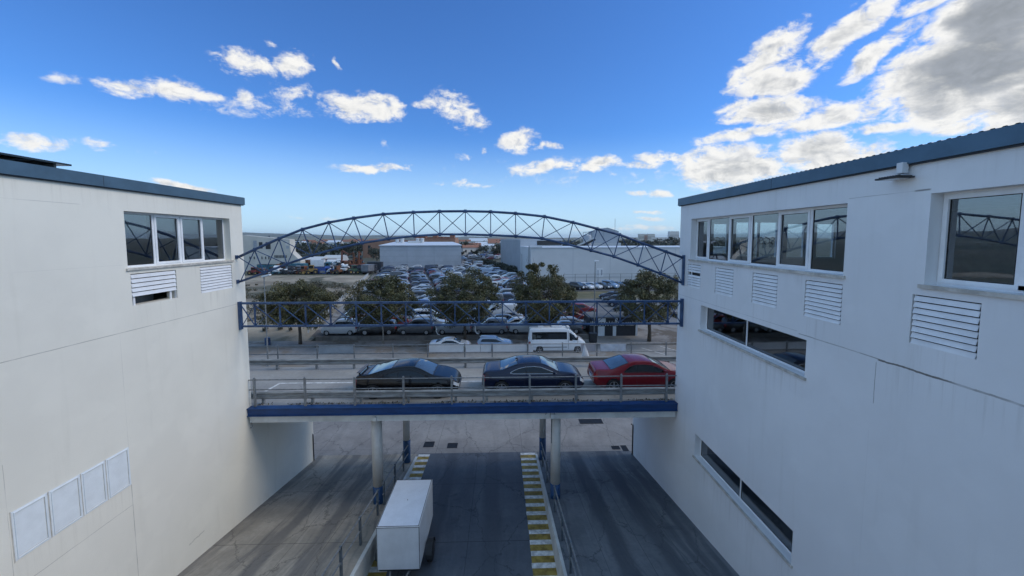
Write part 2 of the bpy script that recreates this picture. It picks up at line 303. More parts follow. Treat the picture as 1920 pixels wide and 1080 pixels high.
MAT['ramp_side_l'] = ground_mat('ramp_concrete_worn', (0.26, 0.235, 0.195), (0.37, 0.335, 0.28), (0.10, 0.098, 0.098), 0.6,
    bands=((-7.9, 0.35, 0.75), (-6.4, 0.35, 0.7)), joints=(('x', -6.05, 0.012), ('x', -7.2, 0.010), ('x', -8.4, 0.010), ('y', 13.2, 0.02), ('y', 17.0, 0.02)), scale=0.6)
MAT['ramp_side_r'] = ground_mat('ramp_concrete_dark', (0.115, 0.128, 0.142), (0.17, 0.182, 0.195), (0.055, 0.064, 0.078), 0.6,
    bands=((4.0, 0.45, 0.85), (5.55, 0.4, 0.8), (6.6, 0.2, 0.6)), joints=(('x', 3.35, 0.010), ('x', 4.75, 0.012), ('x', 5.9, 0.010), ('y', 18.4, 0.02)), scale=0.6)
MAT['ramp_mid'] = ground_mat('lane_asphalt', (0.090, 0.102, 0.122), (0.125, 0.138, 0.158), (0.045, 0.052, 0.065), 0.3,
    bands=((-2.6, 0.4, 0.5), (-0.4, 0.5, 0.5)), joints=(('x', -1.25, 0.012), ('y', 14.1, 0.02), ('y', 18.0, 0.016)), scale=0.5)
MAT['yard'] = ground_mat('yard_concrete', (0.22, 0.208, 0.20), (0.285, 0.272, 0.26), (0.095, 0.094, 0.096), 0.15,
    joints=(('x', -3.6, 0.012), ('x', 1.2, 0.012), ('y', 21.6, 0.012), ('y', 26.2, 0.03)), scale=0.45)
MAT['deck'] = ground_mat('deck_concrete', (0.28, 0.268, 0.25), (0.35, 0.335, 0.31), (0.16, 0.158, 0.155), 0.0, scale=0.5)
MAT['street'] = ground_mat('street_asphalt', (0.21, 0.205, 0.20), (0.30, 0.29, 0.275), (0.10, 0.095, 0.09), 0.0, scale=0.35, patch=(0.22, 0.18, 0.14))
MAT['pavement'] = ground_mat('pavement_slabs', (0.20, 0.185, 0.17), (0.27, 0.25, 0.23), (0.085, 0.07, 0.06), 0.0, scale=0.5, patch=(0.12, 0.095, 0.07))
MAT['lot'] = ground_mat('lot_asphalt', (0.060, 0.060, 0.062), (0.095, 0.093, 0.092), (0.03, 0.03, 0.03), 0.0, scale=0.2)
MAT['lotwall'] = M('low_wall_render', (0.15, 0.135, 0.12), 0.85, 0, 0.35, 0.8, bump=0.3)
MAT['drive'] = ground_mat('driveway_asphalt', (0.13, 0.13, 0.132), (0.17, 0.17, 0.17), (0.06, 0.06, 0.06), 0.0, scale=0.2)
MAT['dirt'] = ground_mat('vacant_soil', (0.21, 0.17, 0.12), (0.38, 0.32, 0.235), (0.07, 0.07, 0.04), 0.0, scale=0.10, patch=(0.085, 0.078, 0.042), bump=0.5)
MAT['grass'] = ground_mat('rough_grass', (0.085, 0.085, 0.035), (0.15, 0.125, 0.06), (0.05, 0.055, 0.022), 0.0, scale=0.3, bump=0.5)
MAT['plain'] = ground_mat('plain_fields', (0.055, 0.062, 0.036), (0.115, 0.10, 0.065), (0.035, 0.045, 0.025), 0.0, scale=0.006, patch=(0.05, 0.06, 0.032), bump=0.0)


# ------------------------------------------------------------------ mesh helpers
class MB:
    """collects simple solids into one mesh"""
    def __init__(s): s.v = []; s.f = []; s.mi = []; s.mats = []; s.cur = 0
    def mat(s, m):
        if m not in s.mats: s.mats.append(m)
        s.cur = s.mats.index(m); return s
    def face(s, pts):
        n = len(s.v); s.v += [tuple(p) for p in pts]; s.f.append(tuple(range(n, n + len(pts)))); s.mi.append(s.cur)
    def box(s, x0, x1, y0, y1, z0, z1, rot=None, org=None):
        P = [(x0, y0, z0), (x1, y0, z0), (x1, y1, z0), (x0, y1, z0), (x0, y0, z1), (x1, y0, z1), (x1, y1, z1), (x0, y1, z1)]
        if rot is not None:
            o = Vector(org) if org else Vector(((x0 + x1) / 2, (y0 + y1) / 2, (z0 + z1) / 2))
            P = [tuple(o + rot @ (Vector(p) - o)) for p in P]
        n = len(s.v); s.v += P
        for q in ((0, 3, 2, 1), (4, 5, 6, 7), (0, 1, 5, 4), (1, 2, 6, 5), (2, 3, 7, 6), (3, 0, 4, 7)):
            s.f.append(tuple(n + i for i in q)); s.mi.append(s.cur)
        return s
    def bbox(s, x0, x1, y0, y1, z0, z1, r=0.02, rot=None, org=None):
        """box with chamfered edges along all sides"""
        bm = bmesh.new(); bmesh.ops.create_cube(bm, size=1.0)
        for v in bm.verts: v.co = Vector(((x0 + x1) / 2 + v.co.x * (x1 - x0), (y0 + y1) / 2 + v.co.y * (y1 - y0), (z0 + z1) / 2 + v.co.z * (z1 - z0)))
        bmesh.ops.bevel(bm, geom=bm.edges[:], offset=r, segments=2, affect='EDGES', profile=0.6)
        if rot is not None:
            o = Vector(org) if org else Vector(((x0 + x1) / 2, (y0 + y1) / 2, (z0 + z1) / 2))
            for v in bm.verts: v.co = o + rot @ (v.co - o)
        s.bm(bm); return s
    def bm(s, bm):
        bm.verts.index_update(); n = len(s.v); s.v += [tuple(v.co) for v in bm.verts]
        for f in bm.faces: s.f.append(tuple(n + v.index for v in f.verts)); s.mi.append(s.cur)
        bm.free()
    def tube(s, pts, r, seg=8, cap=True, closed=False):
        pts = [Vector(p) for p in pts]; n0 = len(s.v); N = len(pts)
        up0 = None
        for i, p in enumerate(pts):
            a = pts[i - 1] if (i or closed) else p; b = pts[(i + 1) % N] if (i < N - 1 or closed) else p
            t = (b - a).normalized()
            u = t.cross(Vector((0, 0, 1)) if abs(t.z) < 0.9 else Vector((1, 0, 0))).normalized() if up0 is None else (up0 - t * up0.dot(t)).normalized()
            up0 = u; w2 = t.cross(u)
            rr = r[i] if isinstance(r, (list, tuple)) else r
            for j in range(seg):
                th = 2 * math.pi * j / seg
                s.v.append(tuple(p + (u * math.cos(th) + w2 * math.sin(th)) * rr))
        for i in range(N if closed else N - 1):
            for j in range(seg):
                a = n0 + i * seg + j; b = n0 + i * seg + (j + 1) % seg; i2 = (i + 1) % N
                s.f.append((a, b, n0 + i2 * seg + (j + 1) % seg, n0 + i2 * seg + j)); s.mi.append(s.cur)
        if cap and not closed:
            s.f.append(tuple(n0 + j for j in range(seg))[::-1]); s.mi.append(s.cur)
            s.f.append(tuple(n0 + (N - 1) * seg + j for j in range(seg))); s.mi.append(s.cur)
        return s
    def bar(s, a, b, w2, h2=None):
        """rectangular bar from a to b"""
        a = Vector(a); b = Vector(b); h2 = h2 or w2; t = (b - a).normalized()
        u = t.cross(Vector((0, 1, 0)) if abs(t.y) < 0.9 else Vector((1, 0, 0))).normalized(); v2 = t.cross(u)
        n = len(s.v)
        for p in (a, b):
            for su, sv in ((-1, -1), (1, -1), (1, 1), (-1, 1)): s.v.append(tuple(p + u * su * w2 / 2 + v2 * sv * h2 / 2))
        for q in ((0, 3, 2, 1), (4, 5, 6, 7), (0, 1, 5, 4), (1, 2, 6, 5), (2, 3, 7, 6), (3, 0, 4, 7)):
            s.f.append(tuple(n + i for i in q)); s.mi.append(s.cur)
        return s
    def lathe(s, prof, seg=24, org=(0, 0, 0), axis='z'):
        n = len(s.v); o = Vector(org)
        for (r, h) in prof:
            for j in range(seg):
                th = 2 * math.pi * j / seg; c, d = r * math.cos(th), r * math.sin(th)
                p = {'z': (c, d, h), 'y': (c, h, d), 'x': (h, c, d)}[axis]
                s.v.append(tuple(o + Vector(p)))
        for i in range(len(prof) - 1):
            for j in range(seg):
                q = (n + i * seg + j, n + i * seg + (j + 1) % seg, n + (i + 1) * seg + (j + 1) % seg, n + (i + 1) * seg + j)
                s.f.append(q if axis != 'y' else q[::-1]); s.mi.append(s.cur)
        if prof[-1][0] > 1e-4: s.f.append(tuple(n + (len(prof) - 1) * seg + j for j in range(seg))); s.mi.append(s.cur)
        if prof[0][0] > 1e-4: s.f.append(tuple(n + j for j in range(seg))[::-1]); s.mi.append(s.cur)
        return s
    def build(s, name, parent=None, smooth=False, merge=False, loc=None):
        me = bpy.data.meshes.new(name); me.from_pydata(s.v, [], s.f)
        for m in s.mats: me.materials.append(m)
        if len(s.mats) > 1: me.polygons.foreach_set('material_index', s.mi)
        if merge:
            bm = bmesh.new(); bm.from_mesh(me); bmesh.ops.remove_doubles(bm, verts=bm.verts, dist=1e-4)
            bmesh.ops.recalc_face_normals(bm, faces=bm.faces); bm.to_mesh(me); bm.free()
        if smooth: me.polygons.foreach_set('use_smooth', [True] * len(me.polygons))
        me.update()
        o = bpy.data.objects.new(name, me); C.objects.link(o)
        if parent: o.parent = parent
        if loc: o.location = loc
        return o

def tag(o, label, cat, group=None, kind=None):
    if label: o['label'] = label
    if cat: o['category'] = cat
    if group: o['group'] = group
    if kind: o['kind'] = kind
    return o
def thing(name, label, cat, loc=(0, 0, 0), rz=0.0, group=None):
    o = bpy.data.objects.new(name, None); C.objects.link(o); o.empty_display_size = 0.3
    o.location = loc; o.rotation_euler = (0, 0, rz); return tag(o, label, cat, group)
def structure(name, mb, **kw):
    o = mb.build(name, **kw); o['kind'] = 'structure'; return o
def stuff(name, mb, label, cat, **kw):
    return tag(mb.build(name, **kw), label, cat, None, 'stuff')
def dup(o, parent=None, color=None):
    c = o.copy(); C.objects.link(c)
    if parent is not None: c.parent = parent
    if color is not None: c.color = color
    for ch in o.children: dup(ch, c, color)
    return c
def pxdir(px, py):
    fw = Vector((math.sin(YAW) * math.cos(PITCH), math.cos(YAW) * math.cos(PITCH), -math.sin(PITCH)))
    rt = Vector((math.cos(YAW), -math.sin(YAW), 0)); up = rt.cross(fw)
    return fw * F + rt * (px - PCX) + up * (PCY - py)
def on_ground(px, py, z):
    """the point of a level plane at height z that the photograph shows at (px, py)"""
    d = pxdir(px, py); t = (z - CAM_H) / d.z; return Vector((d.x * t, d.y * t, z))
def at_depth(px, py, Y):
    d = pxdir(px, py); t = Y / d.y; return Vector((d.x * t, Y, CAM_H + d.z * t))

XL, XR = -9.98, 7.20            # inner faces of the two buildings
YC = 15.65                      # their far corners
G0, G1 = -5.15, -4.6            # street level, car park level
SL_L, KN_L = 0.165, 20.7        # left side lane slope and foot
SL_R, KN_R = 0.168, 21.0
SL_M, KN_M = 0.060, 21.0
zl = lambda y: G0 + SL_L * max(0, KN_L - y)
zr = lambda y: G0 + SL_R * max(0, KN_R - y)
zm = lambda y: G0 + 0.02 + SL_M * max(0, KN_M - y)

# ------------------------------------------------------------------ ground, roads, lanes
def ground_z(x, y):
    if y < 45.2: return G0 - 0.02
    if -21.2 <= x <= 10.3: return G1 - 0.02
    return G0 - 0.02 + (G1 - G0) * min(1.0, (y - 45.2) / 6.0)
gx = [-14000, -4000, -1500, -700, -400, -250, -160, -120, -90, -60, -40, -30, -21.25, -21.2, -10, 0, 10.3, 10.35, 20, 30, 40, 60, 90, 120, 160, 250, 400, 700, 1500, 4000, 14000]
gy = [-300, -60, 0, 20, 36, 45.19, 45.21, 46.5, 48, 51.2, 60, 80, 110, 150, 200, 300, 450, 700, 1100, 1700, 2600, 4000, 7000, 14000]
mb = MB().mat(MAT['plain'])
for i in range(len(gx) - 1):
    for j in range(len(gy) - 1):
        mb.face([(x, y, ground_z(x, y)) for x, y in ((gx[i], gy[j]), (gx[i + 1], gy[j]), (gx[i + 1], gy[j + 1]), (gx[i], gy[j + 1]))])
structure('ground', mb, merge=True)
def sheet(name, mat, pts, label=None):
    m = MB().mat(mat); m.face(pts); return structure(name, m)
sheet('yard_floor', MAT['yard'], [(-60, 20.6, G0), (60, 20.6, G0), (60, 36.0, G0), (-60, 36.0, G0)])
sheet('street', MAT['street'], [(-120, 35.9, G0 + .004), (120, 35.9, G0 + .004), (120, 42.8, G0 + .004), (-120, 42.8, G0 + .004)])
mb = MB().mat(MAT['pavement']); mb.box(-120, 120, 42.8, 45.18, G0 - .3, G0 + 0.12); structure('pavement', mb)
mb = MB().mat(MAT['white_paint'])
for (x0, y0, x1, y1) in [(15.3, 41.6, 16.9, 39.0), (17.6, 42.2, 19.0, 40.0), (19.8, 42.2, 21.2, 40.0)]:
    d = Vector((x1 - x0, y1 - y0, 0)).normalized(); nn = Vector((-d.y, d.x, 0)) * 0.06
    mb.face([(x0 - nn.x, y0 - nn.y, G0 + .009), (x0 + nn.x, y0 + nn.y, G0 + .009), (x1 + nn.x, y1 + nn.y, G0 + .009), (x1 - nn.x, y1 - nn.y, G0 + .009)][::-1])
structure('parking_markings', mb)
sheet('roadside_dirt', MAT['pavement'], [(10.36, 45.19, G0), (90, 45.19, G0), (90, 51.2, G1), (10.36, 51.2, G1)])
def lane(name, mat, x0, x1, zf, kn):
    m = MB().mat(mat); ys = [-9, 0, 6, 12, kn, 21.05]
    for a, b in zip(ys, ys[1:]): m.face([(x0, a, zf(a) + .006), (x1, a, zf(a) + .006), (x1, b, zf(b) + .006), (x0, b, zf(b) + .006)])
    m.face([(x0, -9, zf(-9)), (x0, -9, -5.3), (x1, -9, -5.3), (x1, -9, zf(-9))]); return structure(name, m)
lane('ramp_lane', MAT['ramp_side_l'], XL, -4.62, zl, KN_L)
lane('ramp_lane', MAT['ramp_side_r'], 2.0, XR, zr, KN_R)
lane('middle_lane', MAT['ramp_mid'], -4.5, 1.9, zm, KN_M)
# hatched walking strips on both edges of the middle lane
for (x0, x1) in ((-4.5, -3.88), (1.08, 1.9)):
    m = MB(); y = 20.95; k = 0
    while y > -8:
        m.mat(MAT['white_paint'] if k % 2 == 0 else MAT['yellow_paint']); d = 0.245 if k % 2 == 0 else 0.325
        jx = random.Random(k).uniform(-.015, .015)
        m.face([(x0 + jx, y - d, zm(y - d) + .011), (x1, y - d, zm(y - d) + .011), (x1, y, zm(y) + .011), (x0 + jx, y, zm(y) + .011)]); y -= d; k += 1
    structure('hatched_strip_marking', m)
for (p, q, nm, lb, zf) in ((-4.62, -4.5, 'kerb_wall', 'white painted kerb wall beside the parked cargo trailer', zl), (1.9, 2.0, 'kerb_wall', 'white painted kerb wall along the bare hatched strip opposite the trailer', zr)):
    m = MB().mat(MAT['concrete']); ys = [-9, 0, 6, 12, 20.72]
    for a, b in zip(ys, ys[1:]):
        P = [(p, a, -5.3), (q, a, -5.3), (q, a, zf(a) + .05), (p, a, zf(a) + .05)]; Q = [(p, b, -5.3), (q, b, -5.3), (q, b, zf(b) + .05), (p, b, zf(b) + .05)]
        for i in range(4): m.face([P[i], P[(i + 1) % 4], Q[(i + 1) % 4], Q[i]])
    m.face(Q)
    tag(m.build(nm), lb, 'kerb wall')

# ------------------------------------------------------------------ the two industrial buildings
class Side:
    """maps (depth into the wall, y, z) to the world for the building on one side"""
    def __init__(s, x0, sg): s.x0 = x0; s.sg = sg
    def X(s, d): return s.x0 + s.sg * d
    def box(s, m, d0, d1, y0, y1, z0, z1):
        a, b = sorted((s.X(d0), s.X(d1))); m.box(a, b, y0, y1, z0, z1)
    def tilt(s, m, pts):  # prism along y from a (d, z) outline
        pass
def wall_grid(mb, axis, pos, back, a0, a1, z0, z1, holes, sg=1):
    """wall in the plane axis=pos with rectangular holes (a0,a1,z0,z1) and reveals going back to 'back'"""
    As = sorted({a0, a1, *[h[0] for h in holes], *[h[1] for h in holes]}); Zs = sorted({z0, z1, *[h[2] for h in holes], *[h[3] for h in holes]})
    P = (lambda d, a, z: (d, a, z)) if axis == 'x' else (lambda d, a, z: (a, d, z))
    inside = lambda a, z: any(h[0] < a < h[1] and h[2] < z < h[3] for h in holes)
    for a, b in zip(As, As[1:]):
        for c, d in zip(Zs, Zs[1:]):
            if not inside((a + b) / 2, (c + d) / 2):
                mb.face([P(pos, a, c), P(pos, b, c), P(pos, b, d), P(pos, a, d)])
    for (a, b, c, d) in holes:
        mb.face([P(pos, a, c), P(back, a, c), P(back, a, d), P(pos, a, d)]); mb.face([P(pos, b, c), P(back, b, c), P(back, b, d), P(pos, b, d)])
        mb.face([P(pos, a, c), P(back, a, c), P(back, b, c), P(pos, b, c)]); mb.face([P(pos, a, d), P(back, a, d), P(back, b, d), P(pos, b, d)])

def window(par, S, y0, y1, z0, z1, mull, sashes, glass, rec=0.22, blinds=(), sill=True, fw=0.055, label=None):
    """mull = mullion positions along y (inner), sashes = indices of panes that open"""
    fr = MB().mat(MAT['alu']); d0, d1 = rec, rec + 0.07
    S.box(fr, d0, d1, y0, y1, z0, z0 + fw); S.box(fr, d0, d1, y0, y1, z1 - fw, z1)
    edges = [y0, *mull, y1]
    for i, e in enumerate(edges):
        wd = fw if 0 < i < len(edges) - 1 else fw
        a, b = (e, e + wd) if i == 0 else ((e - wd, e) if i == len(edges) - 1 else (e - wd * .6, e + wd * .6))
        S.box(fr, d0 + .001, d1 - .001, a, b, z0 + fw, z1 - fw)
    pn = MB().mat(glass); gk = MB().mat(MAT['gasket'])
    for i, (a, b) in enumerate(zip(edges, edges[1:])):
        a2, b2, c2, d2 = a + fw * .8, b - fw * .8, z0 + fw, z1 - fw
        if i in sashes:
            t = 0.052
            fr.mat(MAT['alu'])
            S.box(fr, d0 - .022, d1 - .01, a2 - .012, b2 + .012, c2 - .012, c2 + t); S.box(fr, d0 - .022, d1 - .01, a2 - .012, b2 + .012, d2 - t, d2 + .012)
            S.box(fr, d0 - .0225, d1 - .011, a2 - .012, a2 + t, c2 + t, d2 - t); S.box(fr, d0 - .0225, d1 - .011, b2 - t, b2 + .012, c2 + t, d2 - t)
            a2 += t; b2 -= t; c2 += t; d2 -= t
        fr.mat(MAT['gasket'])
        g = .010
        S.box(fr, d0 + .012, d0 + .03, a2 - .001, a2 + g, c2, d2); S.box(fr, d0 + .012, d0 + .03, b2 - g, b2 + .001, c2, d2)
        S.box(fr, d0 + .012, d0 + .03, a2 + g, b2 - g, c2 - .001, c2 + g); S.box(fr, d0 + .012, d0 + .03, a2 + g, b2 - g, d2 - g, d2 + .001)
        X = S.X(d0 + .022); pn.face([(X, a2, c2), (X, b2, c2), (X, b2, d2), (X, a2, d2)] if S.sg < 0 else [(X, a2, c2), (X, a2, d2), (X, b2, d2), (X, b2, c2)])
    o = fr.build('window', par)
    if label: o['label'] = label
    pn.build('pane', o)
    if sill:
        s = MB().mat(MAT['sill']); S.box(s, -0.05, rec - .002, y0 - .06, y1 + .06, z0 - .065, z0 - .002); s.build('sill', o)
    for (a, b, zb) in blinds:
        s = MB().mat(MAT['blind']); S.box(s, d1 + .06, d1 + .066, a, b, zb, z1); S.box(s, d1 + .05, d1 + .076, a, b, zb - .025, zb); s.build('blind', o)
    return o

def louvre(par, S, y0, y1, z0, z1, n=9, missing=(), dark=False):
    m = MB().mat(MAT['louvre']); p = (z1 - z0) / n
    for i in range(n):
        if i in missing: continue
        zt = z1 - i * p; pr = random.Random(int(y0 * 100) + i)
        za, zb = zt - p * 0.20, zt - p * 1.0; j = pr.uniform(-.004, .004)
        a, b, c, d = (S.X(.022), y0 + .012, za), (S.X(.022), y1 - .012, za), (S.X(-.004 + j), y1 - .012, zb), (S.X(-.004 + j), y0 + .012, zb)
        t = S.sg * .012
        m.face([a, b, c, d]); m.face([(q[0] + t, q[1], q[2]) for q in (d, c, b, a)])
        m.face([d, c, (c[0] + t, c[1], c[2]), (d[0] + t, d[1], d[2])])
    S.box(m, .03, .075, y0, y0 + .012, z0, z1); S.box(m, .03, .075, y1 - .012, y1, z0, z1)
    if missing:
        for yy in (y0 + .07, y1 - .2): S.box(m, .05, .085, yy, yy + .06, z0, z0 + p * (len(missing) + .1) if max(missing) == n - 1 else z1)
    o = m.build('louvre', par)
    if missing: o['label'] = 'white wall louvre with slats missing'
    return o

REC = 0.22
def building(name, label, S, holes, mat, xfar, roof_z0, roof_z1, endholes=()):
    root = thing(name, label, 'building', (S.X(6), 5, G0))
    inv = Matrix.Translation(root.location).inverted()
    def part(m, nm, par=root, **k):
        o = m.build(nm, par, **k); o.matrix_parent_inverse = inv if par is root else Matrix(); return o
    m = MB().mat(mat)
    wall_grid(m, 'x', S.x0, S.X(REC + .10), -9.0, YC, -6.0, roof_z0 + .12, holes)
    wall_grid(m, 'y', YC, YC - .25, min(S.x0, S.X(12)), max(S.x0, S.X(12)), -0.62, roof_z0 + .12, endholes)
    # lower storey carried on under the bridge
    m.face([(S.x0, YC, -6), (S.x0, 20.6, -6), (S.x0, 20.6, -.60), (S.x0, YC, -.60)])
    m.face([(S.x0, 20.6, -6), (S.X(12), 20.6, -6), (S.X(12), 20.6, -.6), (S.x0, 20.6, -.6)])
    m.face([(S.X(12), -9, -6), (S.X(12), 20.6, -6), (S.X(12), 20.6, -.6), (S.X(12), YC, -.6), (S.X(12), YC, roof_z0), (S.X(12), -9, roof_z0)])
    m.face([(S.x0, -9, -6), (S.X(12), -9, -6), (S.X(12), -9, roof_z0), (S.x0, -9, roof_z0)])
    part(m, 'wall')
    m = MB().mat(MAT['interior'])
    for z in (4.55, 7.78): S.box(m, REC + .12, 11.9, -8.9, YC - .26, z, z + .1)
    S.box(m, REC + .12, 11.9, -8.9, YC - .26, -.2, -.1)
    S.box(m, 8.2, 8.3, -8.9, YC - .27, -6, 7.7) if S.sg < 0 else S.box(m, 9.2, 9.3, -8.9, YC - .27, -6, 7.7)
    S.box(m, REC + .1, REC + .12, -8.9, 5.0, -6, 4.5)
    part(m, 'floor_slab')
    m = MB().mat(MAT['underside']); S.box(m, 0.3, 12.0, -9, YC - .01, roof_z0 + .125, roof_z1 - .02); part(m, 'roof')
    m = MB().mat(MAT['fascia'])
    S.box(m, -0.09, 0.28, -9.0, YC + .10, roof_z0, roof_z1)
    S.box(m, 0.28, 12.1, YC - .02, YC + .10, roof_z0, roof_z1)
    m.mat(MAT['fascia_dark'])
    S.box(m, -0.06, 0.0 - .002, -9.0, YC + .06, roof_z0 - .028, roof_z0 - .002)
    for yy in (10.28, 4.3, -1.7): S.box(m, -0.0915, -0.089, yy, yy + .012, roof_z0 + .002, roof_z1 - .004)
    part(m, 'fascia')
    return root, part, inv

L = Side(XL, -1); Rr = Side(XR, 1)
# left building
winL = (10.85, 14.95, 5.90, 7.43)
holesL = [winL, (10.91, 12.41, 4.87, 5.74), (13.38, 14.93, 4.87, 5.74)]
bL, partL, invL = building('industrial_building', 'cream industrial building with four pane window and bricked-up lower windows in its wall', L, holesL, MAT['wall_left'], -24, 7.99, 8.27)
def under(par, inv):
    for o in par.children:
        if o.matrix_parent_inverse == Matrix(): o.matrix_parent_inverse = inv
window(bL, L, *winL, [11.965, 12.925, 13.89], (1, 2), MAT['glass'], blinds=((10.9, 11.9, 6.72), (12.02, 12.88, 6.95), (12.98, 13.84, 6.88), (13.93, 14.72, 6.86)))
louvre(bL, L, 10.92, 12.40, 4.87, 5.74, 7, missing=(5, 6))
louvre(bL, L, 13.39, 14.92, 4.87, 5.74, 9)
m = MB().mat(MAT['interior']); L.box(m, .12, .14, 13.3, 15.0, 4.8, 5.8); m.build('louvre_backing', bL); m = MB().mat(MAT['interior']); L.box(m, .9, .92, 10.7, 12.6, 4.6, 5.84); m.build('louvre_backing', bL)
PY = [(7.985, 8.52), (8.66, 9.20), (9.33, 9.79), (9.92, 10.43)]
for (a, b) in PY:
    m = MB().mat(M('patch_paint', (0.74, 0.78, 0.80), 0.6, 0, 0.05) if 'patch' not in MAT else MAT['patch']); MAT['patch'] = m.mats[0]
    L.box(m, -.006, .0, a - .055, b + .055, .07, 1.13)
    for (c, d, e, f2) in ((a - .02, b + .02, .10, .125), (a - .02, b + .02, 1.075, 1.10), (a - .02, a + .004, .125, 1.075), (b - .004, b + .02, .125, 1.075)): L.box(m, -.024, -.006, c, d, e, f2)
    m.mat(MAT['fascia_dark'] if False else MAT['sill'])
    for (c, d, e, f2) in ((a + .006, a + .014, .13, 1.07), (b - .014, b - .006, .13, 1.07), (a + .014, b - .014, 1.062, 1.07), (a + .014, b - .014, .13, .138)): L.box(m, -.0085, -.006, c, d, e, f2)
    m.build('sealed_window', bL)
m = MB().mat(MAT['sill'])
for (a, b) in zip(PY, PY[1:]):
    L.box(m, -.0075, -.006, (a[1] + b[0]) / 2 - .008, (a[1] + b[0]) / 2 + .008, .07, 1.13); m.build('sealed_window_joint', bL); m = MB().mat(MAT['sill'])
L.box(m, -.0075, -.004, PY[0][0] - .075, PY[0][0] - .06, .05, 1.15); m.build('sealed_window_joint', bL)
m = MB().mat(MAT['galv'])
m.tube([(XL + .03, 15.55, -.63), (XL + .1, 15.5, -.75), (XL + .06, 15.45, -.82), (XL + .02, 15.5, -.8)], .012, 6); m.build('loose_cable', bL)
under(bL, invL)
# dark panel lying just above the left roof
pn = thing('solar_panel', 'thin dark panel sheet raised above the edge of the cream building roof', 'solar panel', (-11, 5, 8.3))
m = MB().mat(MAT['carglass']); m.box(-1.2, 1.13, -7, 4.55, .06, .10); m.build('panel', pn)
for y in (-6, -3, 0, 2.5, 4.3): m = MB().mat(MAT['galv']); m.box(-1.1, 1.0, y, y + .05, -.03, .06); m.build('rail', pn)

# right building
win6 = (8.05, 14.75, 5.92, 7.43); nearw = (3.0, 6.46, 5.92, 7.45); loww = (8.92, 13.83, 3.42, 4.31); botw = (9.0, 13.9, -1.36, -.50)
louvs = [(13.92, 14.91), (11.94, 12.97), (9.99, 11.01), (8.04, 9.06), (5.64, 6.63), (3.6, 4.6)]
holesR = [win6, nearw, loww, botw] + [(a, b, 4.87, 5.73) for a, b in louvs]
endw = [(8.42, 9.05, 6.05, 7.32), (9.33, 9.95, 5.95, 7.38), (10.07, 11.08, 5.9, 7.38), (11.4, 12.18, 5.9, 7.32), (12.6, 13.4, 5.9, 7.32)]
bR, partR, invR = building('industrial_building', 'white industrial building with long row of six panes and five louvres below', Rr, holesR, MAT['wall_right'], 20, 8.0, 8.27, endw)
window(bR, Rr, *win6, [9.25, 10.36, 11.50, 12.62, 13.86], (1, 3, 5), MAT['glass'])
window(bR, Rr, *nearw, [5.42, 4.2], (0, 2), MAT['glass'])
window(bR, Rr, *loww, [11.50], (), MAT['glass_dark'], fw=.045)
window(bR, Rr, *botw, [11.46], (), MAT['glass_dark'], fw=.04)
for i, (a, b) in enumerate(louvs): louvre(bR, Rr, a + .01, b - .01, 4.87, 5.73, 9 if i != 4 else 8, missing=(3,) if i == 0 else ())
for a, b in louvs: m = MB().mat(MAT['black']); Rr.box(m, .09, .11, a - .05, b + .05, 4.8, 5.8); m.build('louvre_backing', bR)  # black sheet behind the slats paints the shade in their gaps
for i, (a, b, c, d) in enumerate(endw):
    m = MB().mat(MAT['alu'])
    for q in ((a, b, c, c + .05), (a, b, d - .05, d), (a, a + .05, c + .05, d - .05), (b - .05, b, c + .05, d - .05)): m.box(q[0], q[1], YC - .17, YC - .11, q[2], q[3])
    if i == 2: m.box(a + .18, a + .27, YC - .169, YC - .111, c + .05, d - .05)
    o = m.build('window', bR)
    g = MB().mat(MAT['glass']); g.face([(a + .05, YC - .14, c + .05), (b - .05, YC - .14, c + .05), (b - .05, YC - .14, d - .05), (a + .05, YC - .14, d - .05)]); g.build('pane', o)
    if i < 3:
        for (txt, sz, xx, zz) in {0: [('SGS', .30, a + .54, 6.50)], 1: [('ITV', .16, a + .56, 6.56)], 2: [('SGS', .34, b - .08, 6.46)]}[i]:
            cu = bpy.data.curves.new('lettering', 'FONT'); cu.body = txt; cu.size = sz * 1.25; cu.extrude = .002; cu.space_character = .95
            to = bpy.data.objects.new('tmp', cu); C.objects.link(to)
            me = bpy.data.meshes.new_from_object(to.evaluated_get(bpy.context.evaluated_depsgraph_get())); C.objects.unlink(to); bpy.data.objects.remove(to)
            me.materials.clear(); me.materials.append(MAT['dark_plastic'])
            wth = max(v.co.x for v in me.vertices); mw = Matrix.Translation((xx, YC - .136, zz)) @ Matrix.Rotation(math.pi, 4, 'Z') @ Matrix.Rotation(math.pi / 2, 4, 'X')
            me.transform(mw); lo = bpy.data.objects.new('lettering', me); C.objects.link(lo); lo.parent = o
m = MB().mat(MAT['dark_plastic']); m.tube([(XR - .03, 20.5, -5.1), (XR - .03, 20.5, -3.4), (XR - .12, 20.55, -3.35)], .03, 8); m.build('downpipe', bR)
m = MB().mat(MAT['dark_plastic']); m.tube([(XL + .03, 20.5, -5.1), (XL + .03, 20.5, -3.7), (XL - .05, 20.55, -3.6)], .025, 8); o = m.build('downpipe', bL); o.matrix_parent_inverse = invL
# corrugated roof sheet lying on the right fascia
m = MB().mat(MAT['corrugated']); yy = -9.0; prof = []
while yy < YC + .1:
    prof += [(yy, 0.0), (yy + .03, .0), (yy + .05, .013), (yy + .09, .013), (yy + .11, 0.0)]; yy += .14
for (a, za), (b, zb) in zip(prof, prof[1:]):
    m.face([(XR - .088, a, 8.272 + za), (XR - .088, b, 8.272 + zb), (XR + 1.2, b, 8.29 + zb), (XR + 1.2, a, 8.29 + za)])
m.build('roof_sheet', bR)
under(bR, invR)
